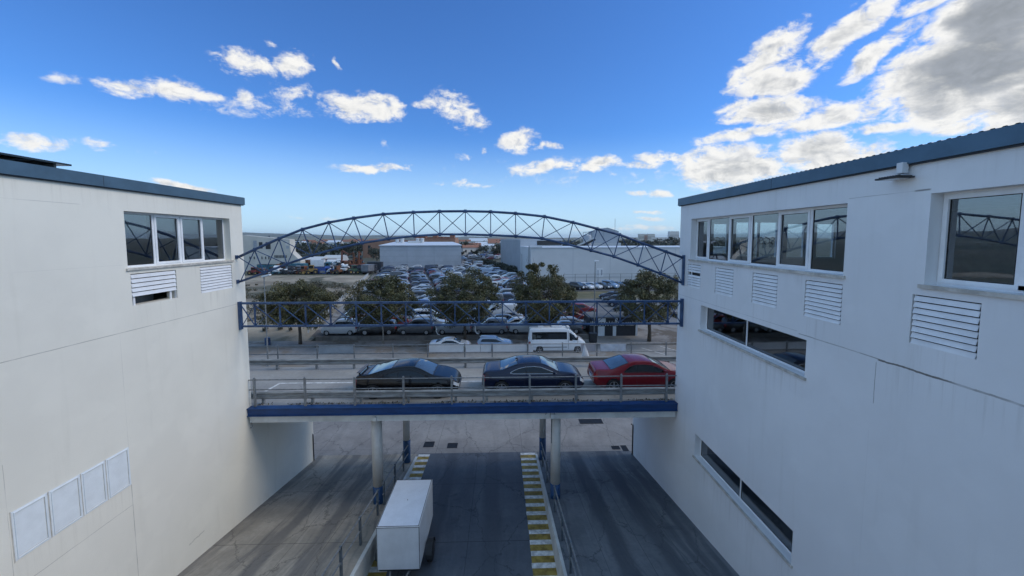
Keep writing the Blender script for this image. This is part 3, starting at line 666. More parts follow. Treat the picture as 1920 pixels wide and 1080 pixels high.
# floodlight under the right eaves
fl = thing('floodlight', 'flat dark floodlight with white box under the eaves of the white building', 'floodlight', (XR, 6.9, 7.9))
m = MB().mat(MAT['white_metal']); m.bbox(-.17, -.05, -.09, .02, -.06, .13, .012); m.build('junction_box', fl)
m = MB().mat(MAT['galv']); m.box(-.14, 0, -.05, 0, 0, .04); m.tube([(-.16, -.03, -.07), (-.16, -.03, -.12)], .02); m.build('bracket', fl)
m = MB().mat(MAT['dark_plastic'])
m.bbox(-.36, -.02, -.18, .22, -.150, -.118, .012); [m.box(-.34, -.04, y, y + .01, -.118, -.102) for y in (-.15, -.10, -.05, 0, .05, .10, .15)]
m.mat(MAT['headlight']); m.box(-.32, -.06, -.14, .18, -.155, -.1505); m.build('lamp_head', fl)

# ------------------------------------------------------------------ road bridge between the buildings
br = thing('road_bridge', 'concrete road bridge with blue edge girder carrying three parked coupes', 'bridge', (-1.4, 18, 0))
invB = Matrix.Translation(br.location).inverted()
def bp(m, nm, **k): o = m.build(nm, br, **k); o.matrix_parent_inverse = invB; return o
m = MB().mat(MAT['deck']); m.box(-30, 26, 15.66, 20.5, -.28, 0.0); bp(m, 'deck')
m = MB().mat(MAT['underside']); m.box(-30, 26, 15.67, 20.45, -.45, -.282)
for x in (-7.5, -5.1, -2.6, -.2, 2.28, 4.8): m.box(x - .12, x + .12, 15.7, 20.2, -.62, -.452)
bp(m, 'deck_soffit')
m = MB().mat(MAT['bluegirder']); m.box(XL + .003, XR - .003, 15.38, 15.655, -.30, .02); m.box(XL + .003, XR - .003, 15.33, 15.38, -.30, -.27); m.box(XL + .003, XR - .003, 15.33, 15.38, -.01, .02); bp(m, 'edge_girder')
m = MB().mat(MAT['concrete']); m.box(XL + .05, -5.02, 15.42, 15.66, -.58, -.303); m.box(-5.0, 2.0, 15.42, 15.66, -.58, -.303); m.box(2.02, XR - .06, 15.42, 15.66, -.58, -.303)
m.box(-9.0, XR - .5, 20.2, 20.5, -.58, -.45); bp(m, 'edge_beam')
m = MB().mat(MAT['concrete']); m.bbox(-5.10, -4.96, 15.36, 15.419, -.575, -.40, .008); bp(m, 'junction_box'); m = MB().mat(MAT['concrete']); m.bbox(2.02, 2.16, 15.36, 15.419, -.56, -.38, .008)
m.mat(MAT['darkrail']); m.tube([(2.06, 15.38, -.55), (2.06, 15.40, -1.6)], .018, 6); m.tube([(2.0 + .19 * math.cos(t * .4), 15.37, -.38 + .10 * math.sin(t * .4)) for t in range(9)], .012, 5); bp(m, 'junction_box')
for (x, y, r, zb, zf) in ((-5.13, 15.95, .215, -3.58, zl), (2.31, 15.95, .205, -3.62, zr), (-4.93, 20.1, .18, -3.8, zl), (2.22, 20.1, .175, -3.76, zr)):
    b = zf(y) - .4
    m = MB().mat(MAT['column']); m.lathe([(r, zb), (r, -.45)], 28, (x, y, 0)); c = bp(m, 'column', smooth=False)
    for p in c.data.polygons: p.use_smooth = len(p.vertices) == 4
    m = MB().mat(MAT['bluecol']); m.lathe([(r + .004, b), (r + .004, zb), (r * .9, zb + .001)], 28, (x, y, 0)); o = m.build('blue_base', c)
    for p in o.data.polygons: p.use_smooth = len(p.vertices) == 4
m = MB().mat(MAT['white_paint'])
m.box(-30, 26, 18.10, 18.21, .001, .004) if False else m.box(-10.3, 26, 18.10, 18.21, .001, .004)
m.face([(-10.42, 16.9, .004), (-10.30, 16.9, .004), (-10.18, 18.1, .004), (-10.30, 18.1, .004)]); bp(m, 'bay_marking')
# litter along the deck edge
rng = random.Random(5); m = MB(); lm = [M('leaf_litter', (.075, .05, .035), .9), M('dry_weeds', (.10, .095, .045), .9), M('grit', (.035, .032, .03), .9)]
for i in range(950):
    x = rng.uniform(XL + .05, XR - .05); y = 15.68 + abs(rng.gauss(0, .07)); s = rng.uniform(.012, .036)
    if math.sin(x * 2.3) + math.sin(x * .9 + 1) + rng.gauss(0, .7) < -.6: continue
    m.mat(rng.choice(lm)); a = rng.uniform(0, 6.28); q = Vector((math.cos(a), math.sin(a), rng.uniform(-.3, .9))) * s; r2 = Vector((-math.sin(a), math.cos(a), rng.uniform(0, .8))) * s * .6
    p = Vector((x, y, .025 + rng.uniform(0, .03))); m.face([p - q - r2, p + q - r2, p + q + r2, p - q + r2])
stuff('leaf_litter', m, 'dead leaves and weeds gathered along the bridge edge', 'leaf litter')

def railing(name, label, xs, y, rails, h, x0, x1, mat, post=.05):
    t = thing(name, label, 'railing', (0, y, 0))
    for x in xs:
        m = MB().mat(mat); m.box(x - post / 2, x + post / 2, -post / 2, post / 2, .004, h); m.box(x - .07, x + .07, -.06, .06, 0.004, .016); m.tube([(x, 0, h - .01), (x, 0, h + .035)], .032, 8); m.build('post', t)
    for z, r in rails:
        m = MB().mat(mat); m.tube([(x0, -.02, z), (x1, -.02, z)], r, 8); m.build('rail', t, smooth=True)
    return t
FX = [-9.77, -7.80, -5.84, -3.90, -1.97, -.69, 1.18, 3.06, 4.92, 6.80]
railing('railing', 'grey two-rail post railing along the blue girder in front of the coupes', FX, 15.56, ((1.11, .022), (.71, .022)), 1.16, XL + .01, XR - .01, MAT['galv'], .075)
RX = [-11.5, -9.5, -7.6, -5.6, -3.8, -1.87, -.44, 1.43, 3.27, 5.1, 6.93, 8.8]
railing('railing', 'grey two-rail railing on the street edge of the bridge hung with white panels', RX, 20.35, ((1.17, .022), (.73, .022)), 1.2, -14, 11, MAT['galv'])
def barrier(name, label, xs, y, zc, x0, x1):
    t = thing(name, label, 'crash barrier', (0, y, 0))
    prof = [(0, -.155), (.02, -.155), (.075, -.11), (.075, -.075), (.012, -.03), (.012, .03), (.075, .075), (.075, .11), (.02, .155), (0, .155)]
    m = MB().mat(MAT['galv_dull'])
    for (a, za), (b, zb) in zip(prof, prof[1:]):
        m.face([(x0, -a, zc + za), (x1, -a, zc + za), (x1, -b, zc + zb), (x0, -b, zc + zb)])
    m.build('beam', t)
    for x in xs:
        m = MB().mat(MAT['galv_dull']); m.box(x - .05, x + .05, .004, .10, .004, zc + .12); m.build('post', t)
    return t
barrier('crash_barrier', 'weathered corrugated steel crash barrier beside the parked coupes', [x + .12 for x in FX], 15.86, .36, XL - .5, XR + .5)
barrier('crash_barrier', 'weathered corrugated steel crash barrier below the white panels on the street edge', [x + .05 for x in RX], 20.1, .40, -14, 11)
def panel(name, label, x0, x1, z0, z1, mat, group, crump=0.0, cat='hoarding'):
    if not crump:
        m = MB().mat(mat); m.box(x0, x1, 20.385, 20.40, z0, z1); return tag(m.build(name), label, cat, group)
    bm = bmesh.new(); nx, nz = (24, 10) if crump else (2, 2); rr = random.Random(int(x0 * 10))
    ph = [(rr.uniform(2, 5), rr.uniform(-4, 4), rr.uniform(0, 6)) for _ in range(5)]
    g = [[bm.verts.new((x0 + (x1 - x0) * i / nx, 20.41 + crump * sum(math.sin(a * i / nx * 4 + b * j / nz * 2 + c) for a, b, c in ph), z0 + (z1 - z0) * j / nz + (crump * .6 * math.sin(i * 1.1) if j in (0, nz) else 0))) for j in range(nz + 1)] for i in range(nx + 1)]
    for i in range(nx):
        for j in range(nz): bm.faces.new((g[i][j], g[i + 1][j], g[i + 1][j + 1], g[i][j + 1]))
    bmesh.ops.solidify(bm, geom=bm.faces[:], thickness=.012)
    m = MB().mat(mat); m.bm(bm); return tag(m.build(name, smooth=bool(crump)), label, cat, group)
gp = 'sheet panels tied to the street side railing'
panel('hoarding', 'grey sheet panel alone on the street railing before the fallow land', -9.42, -7.66, .70, 1.19, MAT['grey_sheet'], gp)
m = MB().mat(MAT['white_sheet'])
panel('hoarding', 'white sheet panel hiding the lower half of the white street car', -3.74, -1.93, .76, 1.13, MAT['white_sheet'], gp)
panel('hoarding', 'short white sheet panel in the gap between the two street cars', -1.83, -1.06, .76, 1.13, MAT['white_sheet'], gp)
panel('hoarding', 'narrow white sheet panel hiding the rear of the pale blue street car', -1.04, -.49, .76, 1.13, MAT['white_sheet'], gp)
panel('hoarding', 'long white sheet panel hiding the nose of the pale blue street car', -.40, 1.39, .76, 1.13, MAT['white_sheet'], gp)
panel('hoarding', 'white sheet panel end just covering the tail of the minibus', 1.47, 1.72, .72, 1.13, MAT['white_sheet'], gp)
panel('hoarding', 'pale pinkish sheet panel beside the hanging white bag', 4.25, 5.03, .73, 1.15, MAT['pink_sheet'], gp)
panel('banner', 'crumpled white banner tied to the railing beyond the pinkish panel', 5.28, 6.68, .70, 1.16, MAT['white_sheet'], gp, .012, 'banner')
# white plastic hanging from the rear rail
bm = bmesh.new(); N = 14; rows = []
prof = [(0, .02), (.08, .045), (.25, .10), (.45, .155), (.62, .19), (.78, .185), (.90, .13), (.96, .06)]
for (dz, wd) in prof:
    rows.append([bm.verts.new((4.42 + .06 * dz + wd * math.cos(6.283 * i / N), 20.22 + .35 * wd * math.sin(6.283 * i / N) + .012 * math.sin(i * 2.2 + dz * 7), 1.16 - dz)) for i in range(N)])
for a, b in zip(rows, rows[1:]):
    for i in range(N): bm.faces.new((a[i], a[(i + 1) % N], b[(i + 1) % N], b[i]))
bm.faces.new(rows[-1]); m = MB().mat(MAT['white_sheet']); m.bm(bm)
tag(m.build('plastic_bag', smooth=True), 'long white plastic bag hanging from the railing beside the minibus', 'plastic bag')

# ------------------------------------------------------------------ blue steel trusses
YT = 15.2
top_px = [(447, 482), (477, 468), (523, 447.5), (567, 430), (616.5, 417), (663, 409), (718.5, 401.5), (775, 398), (824, 396.4), (872.5, 396), (920, 397), (966.5, 400), (1021, 406), (1074.5, 417), (1120, 429), (1162, 440), (1207, 457), (1249, 472), (1280, 483)]
bot_px = [(450, 528), (495, 512), (538, 495), (585, 479), (632, 466), (680, 455.5), (729, 448), (777, 442.5), (825, 439.5), (873, 439.5), (920, 441), (967, 443), (1016, 447), (1064, 458), (1108, 469.5), (1151, 481), (1196, 497), (1238, 513), (1278, 530)]
T = [at_depth(x, y, YT) for x, y in top_px]; B = [at_depth(x, y, YT) for x, y in bot_px]
for P in (T, B):
    for p in P: p.x = max(XL + .06, min(XR - .06, p.x)); p.y = 0
T = [Vector(p) for p in T]; B = [Vector(p) for p in B]
tr = thing('arched_truss', 'blue arched steel lattice truss spanning high between the two buildings', 'truss', (0, YT, 0))
m = MB().mat(MAT['blue']); m.tube(T, .048, 10); m.build('top_chord', tr, smooth=True)
m = MB().mat(MAT['blue']); m.tube(B, .044, 10); m.build('bottom_chord', tr, smooth=True)
m = MB().mat(MAT['blue'])
def wb(a, b, r, par, nm='web_bar'): m = MB().mat(MAT['blue']); m.bar(a, b, r); m.build(nm, par)
for i in range(1, len(T) - 1): wb(T[i], B[i], .032, tr)
for i in range(1, len(T) - 1):
    wb(T[i] + Vector((0, .03, 0)), B[i - 1] + Vector((0, .03, 0)), .026, tr); wb(T[i] - Vector((0, .03, 0)), B[i + 1] - Vector((0, .03, 0)), .026, tr)
for P in (T, B):
    for i in range(1, len(P) - 1): m = MB().mat(MAT['blue']); m.box(P[i].x - .052, P[i].x + .052, -.006, .006, P[i].z - .065, P[i].z + .065); m.build('gusset', tr)
wb(T[0], B[1], .026, tr); wb(T[-1], B[-2], .026, tr)
for X, z0, z1 in ((XR - .04, B[-1].z - .1, T[-1].z + .1), ):
    m = MB().mat(MAT['blue']); m.box(X - .035, X + .035, -.06, .06, z0, z1); m.build('end_plate', tr)
m = MB().mat(MAT['blue']); m.box(XL + .003, XL + .05, -.06, .06, B[0].z - .07, B[0].z + .07); m.build('end_plate', tr); m = MB().mat(MAT['blue']); m.box(XL + .003, XL + .05, -.06, .06, T[0].z - .07, T[0].z + .07); m.build('end_plate', tr)
t2 = thing('flat_truss', 'blue flat steel lattice truss spanning between the buildings above the bridge', 'truss', (0, YT, 0))
zt, zb = 4.235, 3.345
m = MB().mat(MAT['blue']); m.box(XL + .01, XR - .01, -.045, .045, zt - .038, zt + .038); m.build('top_chord', t2)
m = MB().mat(MAT['blue']); m.box(XL + .01, XR - .01, -.045, .045, zb - .034, zb + .034); m.build('bottom_chord', t2)
px_posts = [478, 525, 573, 620, 668, 715, 761, 808, 853, 898, 942, 986, 1030, 1075, 1119, 1163, 1208, 1252]
xs = [at_depth(x, 590, YT).x for x in px_posts]
for x in xs: m = MB().mat(MAT['blue']); m.box(x - .023, x + .023, -.025, .025, zb + .034, zt - .038); m.build('web_post', t2)
ex = [XL + .1] + xs + [XR - .1]
for a, b in zip(ex, ex[1:]):
    wb((a, -.035, zt - .04), (b, -.035, zb + .04), .03, t2, 'diagonal'); wb((a, .035, zb + .04), (b, .035, zt - .04), .02, t2, 'diagonal')
m = MB().mat(MAT['blue'])
for k, x in enumerate(xs): m = MB().mat(MAT['blue']); m.box(x - .06, x + .06, -.012, .012, zb + .03, zb + .11); m.build('gusset', t2)
m = MB().mat(MAT['blue']); m.box(XL + .003, XL + .09, -.07, .07, zb - .12, zt + .06); m.build('end_plate', t2); m = MB().mat(MAT['blue']); m.box(XR - .09, XR - .003, -.07, .07, zb - .12, zt + .1); m.build('end_plate', t2)

# ------------------------------------------------------------------ ramp handrails, drains, trailer
def ramp_rail(name, label, x, ys, zf, ext):
    t = thing(name, label, 'handrail', (x, 0, 0))
    for y in ys:
        z = zf(y); m = MB().mat(MAT['darkrail']); m.box(-.03, .03, y - .055, y + .055, z, z + .98); m.lathe([(.055, -.03), (.055, .03)], 14, (0, y, z + .98), 'x'); m.build('post', t)
    for h in (.98, .52):
        m = MB().mat(MAT['galv']); m.tube([(-.0, y, zf(y) + h) for y in (ext[0], *ys, ext[1])], .028, 8); m.build('rail', t, smooth=True)
ramp_rail('ramp_handrail', 'grey handrail descending beside the trailer to the near column', -4.86, [7.7, 9.55, 11.42, 13.05, 14.95], zl, (-8, 15.1))
ramp_rail('ramp_handrail', 'short grey handrail beyond the near column on the trailer side', -4.84, [15.75, 17.45, 19.0], zl, (15.6, 20.6))
ramp_rail('ramp_handrail', 'grey handrail descending the bare side of the middle lane to the column', 2.13, [7.4, 9.3, 11.3, 12.95, 14.83], zr, (-8, 15.0))
ramp_rail('ramp_handrail', 'short grey handrail beyond the column facing the bare hatched strip', 2.13, [17.4, 19.15], zr, (16.3, 20.4))
def drain(label, x0, x1, y0, y1):
    m = MB().mat(MAT['grate']); z = G0 + .006; t = .03
    m.box(x0, x1, y0, y0 + t, z - .05, z + .012); m.box(x0, x1, y1 - t, y1, z - .05, z + .012); m.box(x0, x0 + t, y0 + t, y1 - t, z - .05, z + .012); m.box(x1 - t, x1, y0 + t, y1 - t, z - .05, z + .012)
    n = int((x1 - x0) / .07)
    for i in range(1, n): m.box(x0 + i * (x1 - x0) / n - .015, x0 + i * (x1 - x0) / n + .015, y0 + t, y1 - t, z - .05, z + .008)
    m.mat(MAT['black']); m.face([(x0, y0, z - .002), (x1, y0, z - .002), (x1, y1, z - .002), (x0, y1, z - .002)])
    tag(m.build('drain_grate'), label, 'drain grate', 'drain grates in the yard floor')
drain('square drain grate in the yard nearer the rear column with slanted shadowed edge', -4.42, -3.84, 21.75, 22.35)
drain('square drain grate in the yard nearer the middle of the bridge', -3.05, -2.48, 21.62, 22.15)
drain('wide drain grate far back in the yard under the bridge', 5.1, 6.6, 24.3, 24.95)
drain('small drain grate in the yard beside the white building', 6.3, 6.75, 21.2, 21.55)
drain('drain grate touching the downpipe of the white building', 6.85, 7.17, 21.0, 21.6)

tl = thing('cargo_trailer', 'white box cargo trailer parked on the hatched strip beside the handrail', 'trailer', (-3.34, 12.2, zm(12.2)))
x0, x1, y0, y1, za, zb2 = -.69, .69, 0, 2.52, .52, 1.99
m = MB().mat(MAT['white_metal']); m.bbox(x0, x1, y0, y1, za, zb2, .012); m.build('box_body', tl)
m = MB().mat(M('trailer_roof', (.64, .68, .74), .35, 0, .05)); m.box(x0 + .035, x1 - .035, y0 + .035, y1 - .035, zb2 - .005, zb2 + .006); m.mat(MAT['dark_plastic']); m.box(-.0, .025, 1.3, 1.325, zb2 + .006, zb2 + .02); m.build('roof', tl)
m = MB().mat(MAT['dark_plastic'])
for q in ((x0 + .01, x1 - .01, y0 + .018, y0 + .034), (x0 + .01, x1 - .01, y1 - .034, y1 - .018), (x0 + .018, x0 + .034, y0 + .034, y1 - .034), (x1 - .034, x1 - .018, y0 + .034, y1 - .034)): m.box(*q, zb2 - .004, zb2 + .010)
m.build('edge_seal', tl)
m = MB().mat(MAT['galv'])
for q in ((x0 - .004, x0 + .02), (x1 - .02, x1 + .004)): m.box(q[0], q[1], -.004, .02, za + .02, zb2 - .02)
m.box(x0, x1, -.006, .012, zb2 - .035, zb2 - .012); m.build('corner_trim', tl)
m = MB().mat(MAT['dark_plastic']); m.box(x0 + .05, x1 - .05, .03, y1 - .03, za - .07, za - .001); m.box(-.12, .12, .5, 2.2, za - .14, za - .071); m.build('chassis', tl)
for sx in (-1, 1):
    o = MB().mat(MAT['tyre']).lathe([(.17, -.095), (.29, -.10), (.33, -.07), (.33, .07), (.29, .10), (.17, .095)], 28, (sx * .86, 1.0, .33), 'x').build('wheel', tl)
    for p in o.data.polygons: p.use_smooth = len(p.vertices) == 4
    MB().mat(MAT['rim']).lathe([(.04, sx * .05), (.17, sx * .04), (.18, sx * .075), (.165, sx * .08)], 20, (sx * .86, 1.0, .33), 'x').build('rim', o)
    m = MB().mat(MAT['dark_plastic']); pts = [(sx * .86, 1.0 + .40 * math.cos(a), .33 + .40 * math.sin(a)) for a in [math.pi * k / 10 for k in range(11)]]
    for a, b in zip(pts, pts[1:]): m.face([(a[0] - .1, a[1], a[2]), (a[0] + .1, a[1], a[2]), (b[0] + .1, b[1], b[2]), (b[0] - .1, b[1], b[2])])
    m.build('mudguard', tl)
m = MB().mat(MAT['galv']); m.bar((-.33, .2, za - .1), (.02, -1.25, za - .12), .05); m.bar((.37, .2, za - .1), (.02, -1.25, za - .12), .05); m.tube([(.02, -1.2, za - .1), (.02, -1.2, .02)], .03); m.build('drawbar', tl)
m = MB().mat(MAT['taillight']); m.box(x0 + .08, x0 + .2, y1 + .001, y1 + .03, za - .06, za + .0); m.box(x1 - .2, x1 - .08, y1 + .001, y1 + .03, za - .06, za); m.build('rear_lamp', tl)

# ------------------------------------------------------------------ vehicles
def curve(pts, x):
    """monotone cubic through (t, v) points"""
    xs = np.array([p[0] for p in pts], float); ys = np.array([p[1] for p in pts], float)
    h = np.diff(xs); d = np.diff(ys) / h; n = len(xs); mm = np.zeros(n); mm[0] = d[0]; mm[-1] = d[-1]
    for i in range(1, n - 1):
        if d[i - 1] * d[i] > 0:
            w1 = 2 * h[i] + h[i - 1]; w2 = h[i] + 2 * h[i - 1]; mm[i] = (w1 + w2) / (w1 / d[i - 1] + w2 / d[i])
    i = int(np.clip(np.searchsorted(xs, x) - 1, 0, n - 2)); t = (x - xs[i]) / h[i]
    return float((1 + 2 * t) * (1 - t) ** 2 * ys[i] + t * (1 - t) ** 2 * h[i] * mm[i] + t * t * (3 - 2 * t) * ys[i + 1] + t * t * (t - 1) * h[i] * mm[i + 1])
def in_poly(p, poly):
    c = False; x, y = p
    for (x0, y0), (x1, y1) in zip(poly, poly[1:] + poly[:1]):
        if (y0 > y) != (y1 > y) and x < (x1 - x0) * (y - y0) / (y1 - y0) + x0: c = not c
    return c
PLAN = [(0, .74), (.025, .86), (.08, .945), (.22, 1), (.72, 1), (.88, .96), (.955, .86), (.985, .74), (1, .60)]
BOT = [(0, .38), (.04, .27), (.14, .20), (.86, .19), (.96, .23), (1, .32)]
SPEC = {
 'fastback': dict(L=4.40, W=1.76, top=[(0, .70), (.012, .86), (.035, .95), (.08, .985), (.13, 1.00), (.2, 1.085), (.3, 1.215), (.4, 1.30), (.5, 1.335), (.56, 1.325), (.62, 1.26), (.69, 1.11), (.745, .99), (.775, .945), (.85, .885), (.93, .78), (.98, .63), (1, .50)],
   belt=[(0, .62), (.04, .82), (.15, .875), (.4, .86), (.7, .84), (.8, .83), (.9, .75), (.97, .57), (1, .46)], rear=(.125, .36), screen=(.575, .755), side=[(.255, .925), (.30, .99), (.37, 1.10), (.44, 1.165), (.52, 1.185), (.59, 1.145), (.66, 1.02), (.715, .905), (.70, .885), (.3, .895)], wheels=(.19, .80), rw=.315),
 'coupe': dict(L=4.46, W=1.76, top=[(0, .72), (.01, .90), (.025, .98), (.06, 1.02), (.13, 1.04), (.17, 1.055), (.2, 1.09), (.28, 1.23), (.35, 1.325), (.42, 1.365), (.5, 1.375), (.56, 1.35), (.62, 1.275), (.69, 1.12), (.735, 1.015), (.76, .985), (.85, .93), (.93, .83), (.98, .66), (1, .5)],
   belt=[(0, .64), (.04, .87), (.15, .915), (.4, .90), (.7, .875), (.8, .86), (.9, .78), (.97, .6), (1, .47)], rear=(.175, .345), screen=(.575, .745), side=[(.27, .96), (.29, 1.02), (.35, 1.13), (.42, 1.19), (.5, 1.205), (.57, 1.175), (.64, 1.06), (.715, .935), (.70, .915), (.3, .93)], wheels=(.19, .80), rw=.315),
 'notchback': dict(L=4.40, W=1.72, top=[(0, .68), (.01, .86), (.022, .96), (.06, .985), (.14, 1.0), (.165, 1.015), (.2, 1.06), (.28, 1.20), (.35, 1.30), (.42, 1.355), (.5, 1.36), (.57, 1.33), (.63, 1.25), (.70, 1.09), (.745, .99), (.77, .955), (.85, .90), (.93, .80), (.98, .64), (1, .5)],
   belt=[(0, .60), (.04, .82), (.15, .87), (.4, .875), (.7, .86), (.8, .84), (.9, .76), (.97, .57), (1, .46)], rear=(.165, .345), screen=(.585, .755), side=[(.29, .93), (.33, 1.06), (.37, 1.15), (.43, 1.195), (.5, 1.20), (.58, 1.165), (.65, 1.05), (.73, .905), (.71, .89), (.31, .905)], wheels=(.19, .80), rw=.31),
 'hatchback': dict(L=3.95, W=1.70, top=[(0, .72), (.008, .95), (.02, 1.05), (.05, 1.22), (.085, 1.36), (.13, 1.425), (.3, 1.46), (.45, 1.45), (.53, 1.40), (.62, 1.24), (.70, 1.08), (.74, 1.01), (.8, .96), (.92, .85), (.98, .68), (1, .5)],
   belt=[(0, .66), (.03, .90), (.15, .95), (.4, .92), (.7, .89), (.8, .87), (.9, .79), (.97, .6), (1, .47)], rear=(.025, .095), screen=(.525, .725), side=[(.10, 1.02), (.15, 1.26), (.25, 1.30), (.42, 1.30), (.5, 1.26), (.6, 1.11), (.69, .96), (.4, .96)], wheels=(.18, .81), rw=.30),
 'saloon': dict(L=4.50, W=1.76, top=[(0, .72), (.01, .92), (.03, 1.0), (.08, 1.03), (.14, 1.05), (.18, 1.12), (.25, 1.28), (.31, 1.38), (.4, 1.425), (.5, 1.425), (.56, 1.39), (.63, 1.27), (.71, 1.08), (.745, 1.0), (.8, .97), (.92, .86), (.98, .68), (1, .5)],
   belt=[(0, .64), (.04, .88), (.15, .93), (.4, .92), (.7, .89), (.8, .87), (.9, .79), (.97, .6), (1, .47)], rear=(.15, .295), screen=(.565, .735), side=[(.2, .99), (.27, 1.18), (.34, 1.25), (.45, 1.265), (.54, 1.235), (.62, 1.1), (.70, .95), (.4, .95)], wheels=(.19, .81), rw=.31),
 'estate_suv': dict(L=4.40, W=1.80, top=[(0, .8), (.008, 1.0), (.02, 1.12), (.05, 1.40), (.08, 1.56), (.13, 1.62), (.3, 1.66), (.48, 1.65), (.55, 1.59), (.63, 1.40), (.70, 1.20), (.735, 1.12), (.8, 1.07), (.92, .98), (.98, .8), (1, .58)],
   belt=[(0, .72), (.03, .98), (.15, 1.03), (.4, 1.02), (.7, 1.0), (.8, .97), (.9, .90), (.97, .7), (1, .55)], rear=(.022, .085), screen=(.545, .72), side=[(.09, 1.12), (.13, 1.44), (.3, 1.49), (.47, 1.48), (.54, 1.42), (.62, 1.22), (.68, 1.07), (.4, 1.06)], wheels=(.18, .81), rw=.345),
 'leisure_van': dict(L=4.20, W=1.78, top=[(0, .9), (.006, 1.25), (.015, 1.60), (.035, 1.74), (.07, 1.79), (.3, 1.83), (.48, 1.81), (.55, 1.74), (.63, 1.52), (.71, 1.28), (.755, 1.17), (.8, 1.12), (.92, 1.0), (.98, .8), (1, .55)],
   belt=[(0, .8), (.03, 1.02), (.15, 1.08), (.4, 1.07), (.7, 1.02), (.8, 1.0), (.9, .92), (.97, .7), (1, .52)], rear=(.006, .03), screen=(.545, .745), side=[(.07, 1.16), (.085, 1.56), (.3, 1.60), (.47, 1.58), (.54, 1.50), (.62, 1.30), (.69, 1.12), (.4, 1.13)], wheels=(.17, .81), rw=.31),
 'panel_van': dict(L=5.0, W=1.95, top=[(0, 1.0), (.005, 1.6), (.012, 1.92), (.03, 2.05), (.07, 2.1), (.4, 2.13), (.62, 2.10), (.68, 2.0), (.76, 1.68), (.84, 1.38), (.87, 1.28), (.93, 1.15), (.98, .9), (1, .6)],
   belt=[(0, .9), (.03, 1.15), (.15, 1.2), (.4, 1.2), (.7, 1.18), (.85, 1.14), (.93, 1.05), (.98, .8), (1, .58)], rear=(.004, .02), screen=(.665, .865), side=[(.62, 1.27), (.62, 1.80), (.67, 1.78), (.74, 1.56), (.82, 1.28)], wheels=(.2, .83), rw=.34),
 'minibus': dict(L=6.0, W=1.99, top=[(0, 1.0), (.004, 2.0), (.010, 2.38), (.025, 2.52), (.06, 2.57), (.4, 2.60), (.64, 2.58), (.70, 2.48), (.76, 2.22), (.82, 1.86), (.865, 1.55), (.885, 1.45), (.93, 1.31), (.98, 1.05), (1, .7)],
   belt=[(0, .9), (.03, 1.2), (.15, 1.28), (.4, 1.28), (.7, 1.26), (.87, 1.22), (.93, 1.15), (.98, .9), (1, .66)], rear=(.003, .02), screen=(.70, .878), side=[(.055, 1.36), (.055, 2.12), (.665, 2.12), (.665, 1.36)], side2=[(.70, 1.30), (.70, 2.08), (.735, 2.04), (.79, 1.76), (.835, 1.40), (.83, 1.30)], wheels=(.185, .845), rw=.345),
}
def shell(sp, nx, fine=False):
    """the body surface as (t, half section) rows; gives faces with their kind"""
    L, W = sp['L'], sp['W']; ts = []
    for i in range(nx + 1): ts.append(.5 - .5 * math.cos(math.pi * i / nx) * (1.0) if False else i / nx)
    extra = [.004, .012, .03, .97, .988, .996] if fine else [.012, .03, .985]
    ts = sorted(set(ts) | set(extra)); rows = []
    nside = 9 if fine else 4; ngl = 9 if fine else 5; nroof = 7 if fine else 4
    for t in ts:
        zt = curve(sp['top'], t); zs = min(curve(sp['belt'], t), zt - .02); w = W / 2 * curve(PLAN, t); zb0 = curve(BOT, t); h = zt - zs
        zb0 = min(zb0, zs - .08)
        low = [(0, zb0), (.80 * w, zb0), (.93 * w, zb0 + .02)]
        P = [(.965 * w, zb0 + .05)]
        for j in range(1, nside + 1):
            u = j / nside; z = zb0 + .05 + (zs - zb0 - .05) * u
            bul = 1 - .035 * (2 * u - 1) ** 2 - (.03 * max(0, u - .75) / .25)
            if fine and .60 < u < .80: bul += .004
            P.append((w * bul, z))
        a = P[-1][0]; tum = min(1, h / .5); wr = a * (1 - .19 * tum - .03)
        side = []
        for j in range(1, ngl + 1):
            u = j / ngl; side.append((a + (wr - a) * (u ** 1.15) * .97 + .0, zs + h * .86 * u))
        roof = [(wr * .955, zs + h * .93)]
        for j in range(1, nroof + 1):
            u = j / nroof; roof.append((wr * .955 * (1 - u), zs + h * (.93 + .07 * (1 - (1 - u) ** 2.2))))
        rows.append((t, low + P + side + roof))
    n1 = 3; n2 = n1 + 1 + nside; n3 = n2 + ngl
    return ts, rows, (n1, n2, n3)
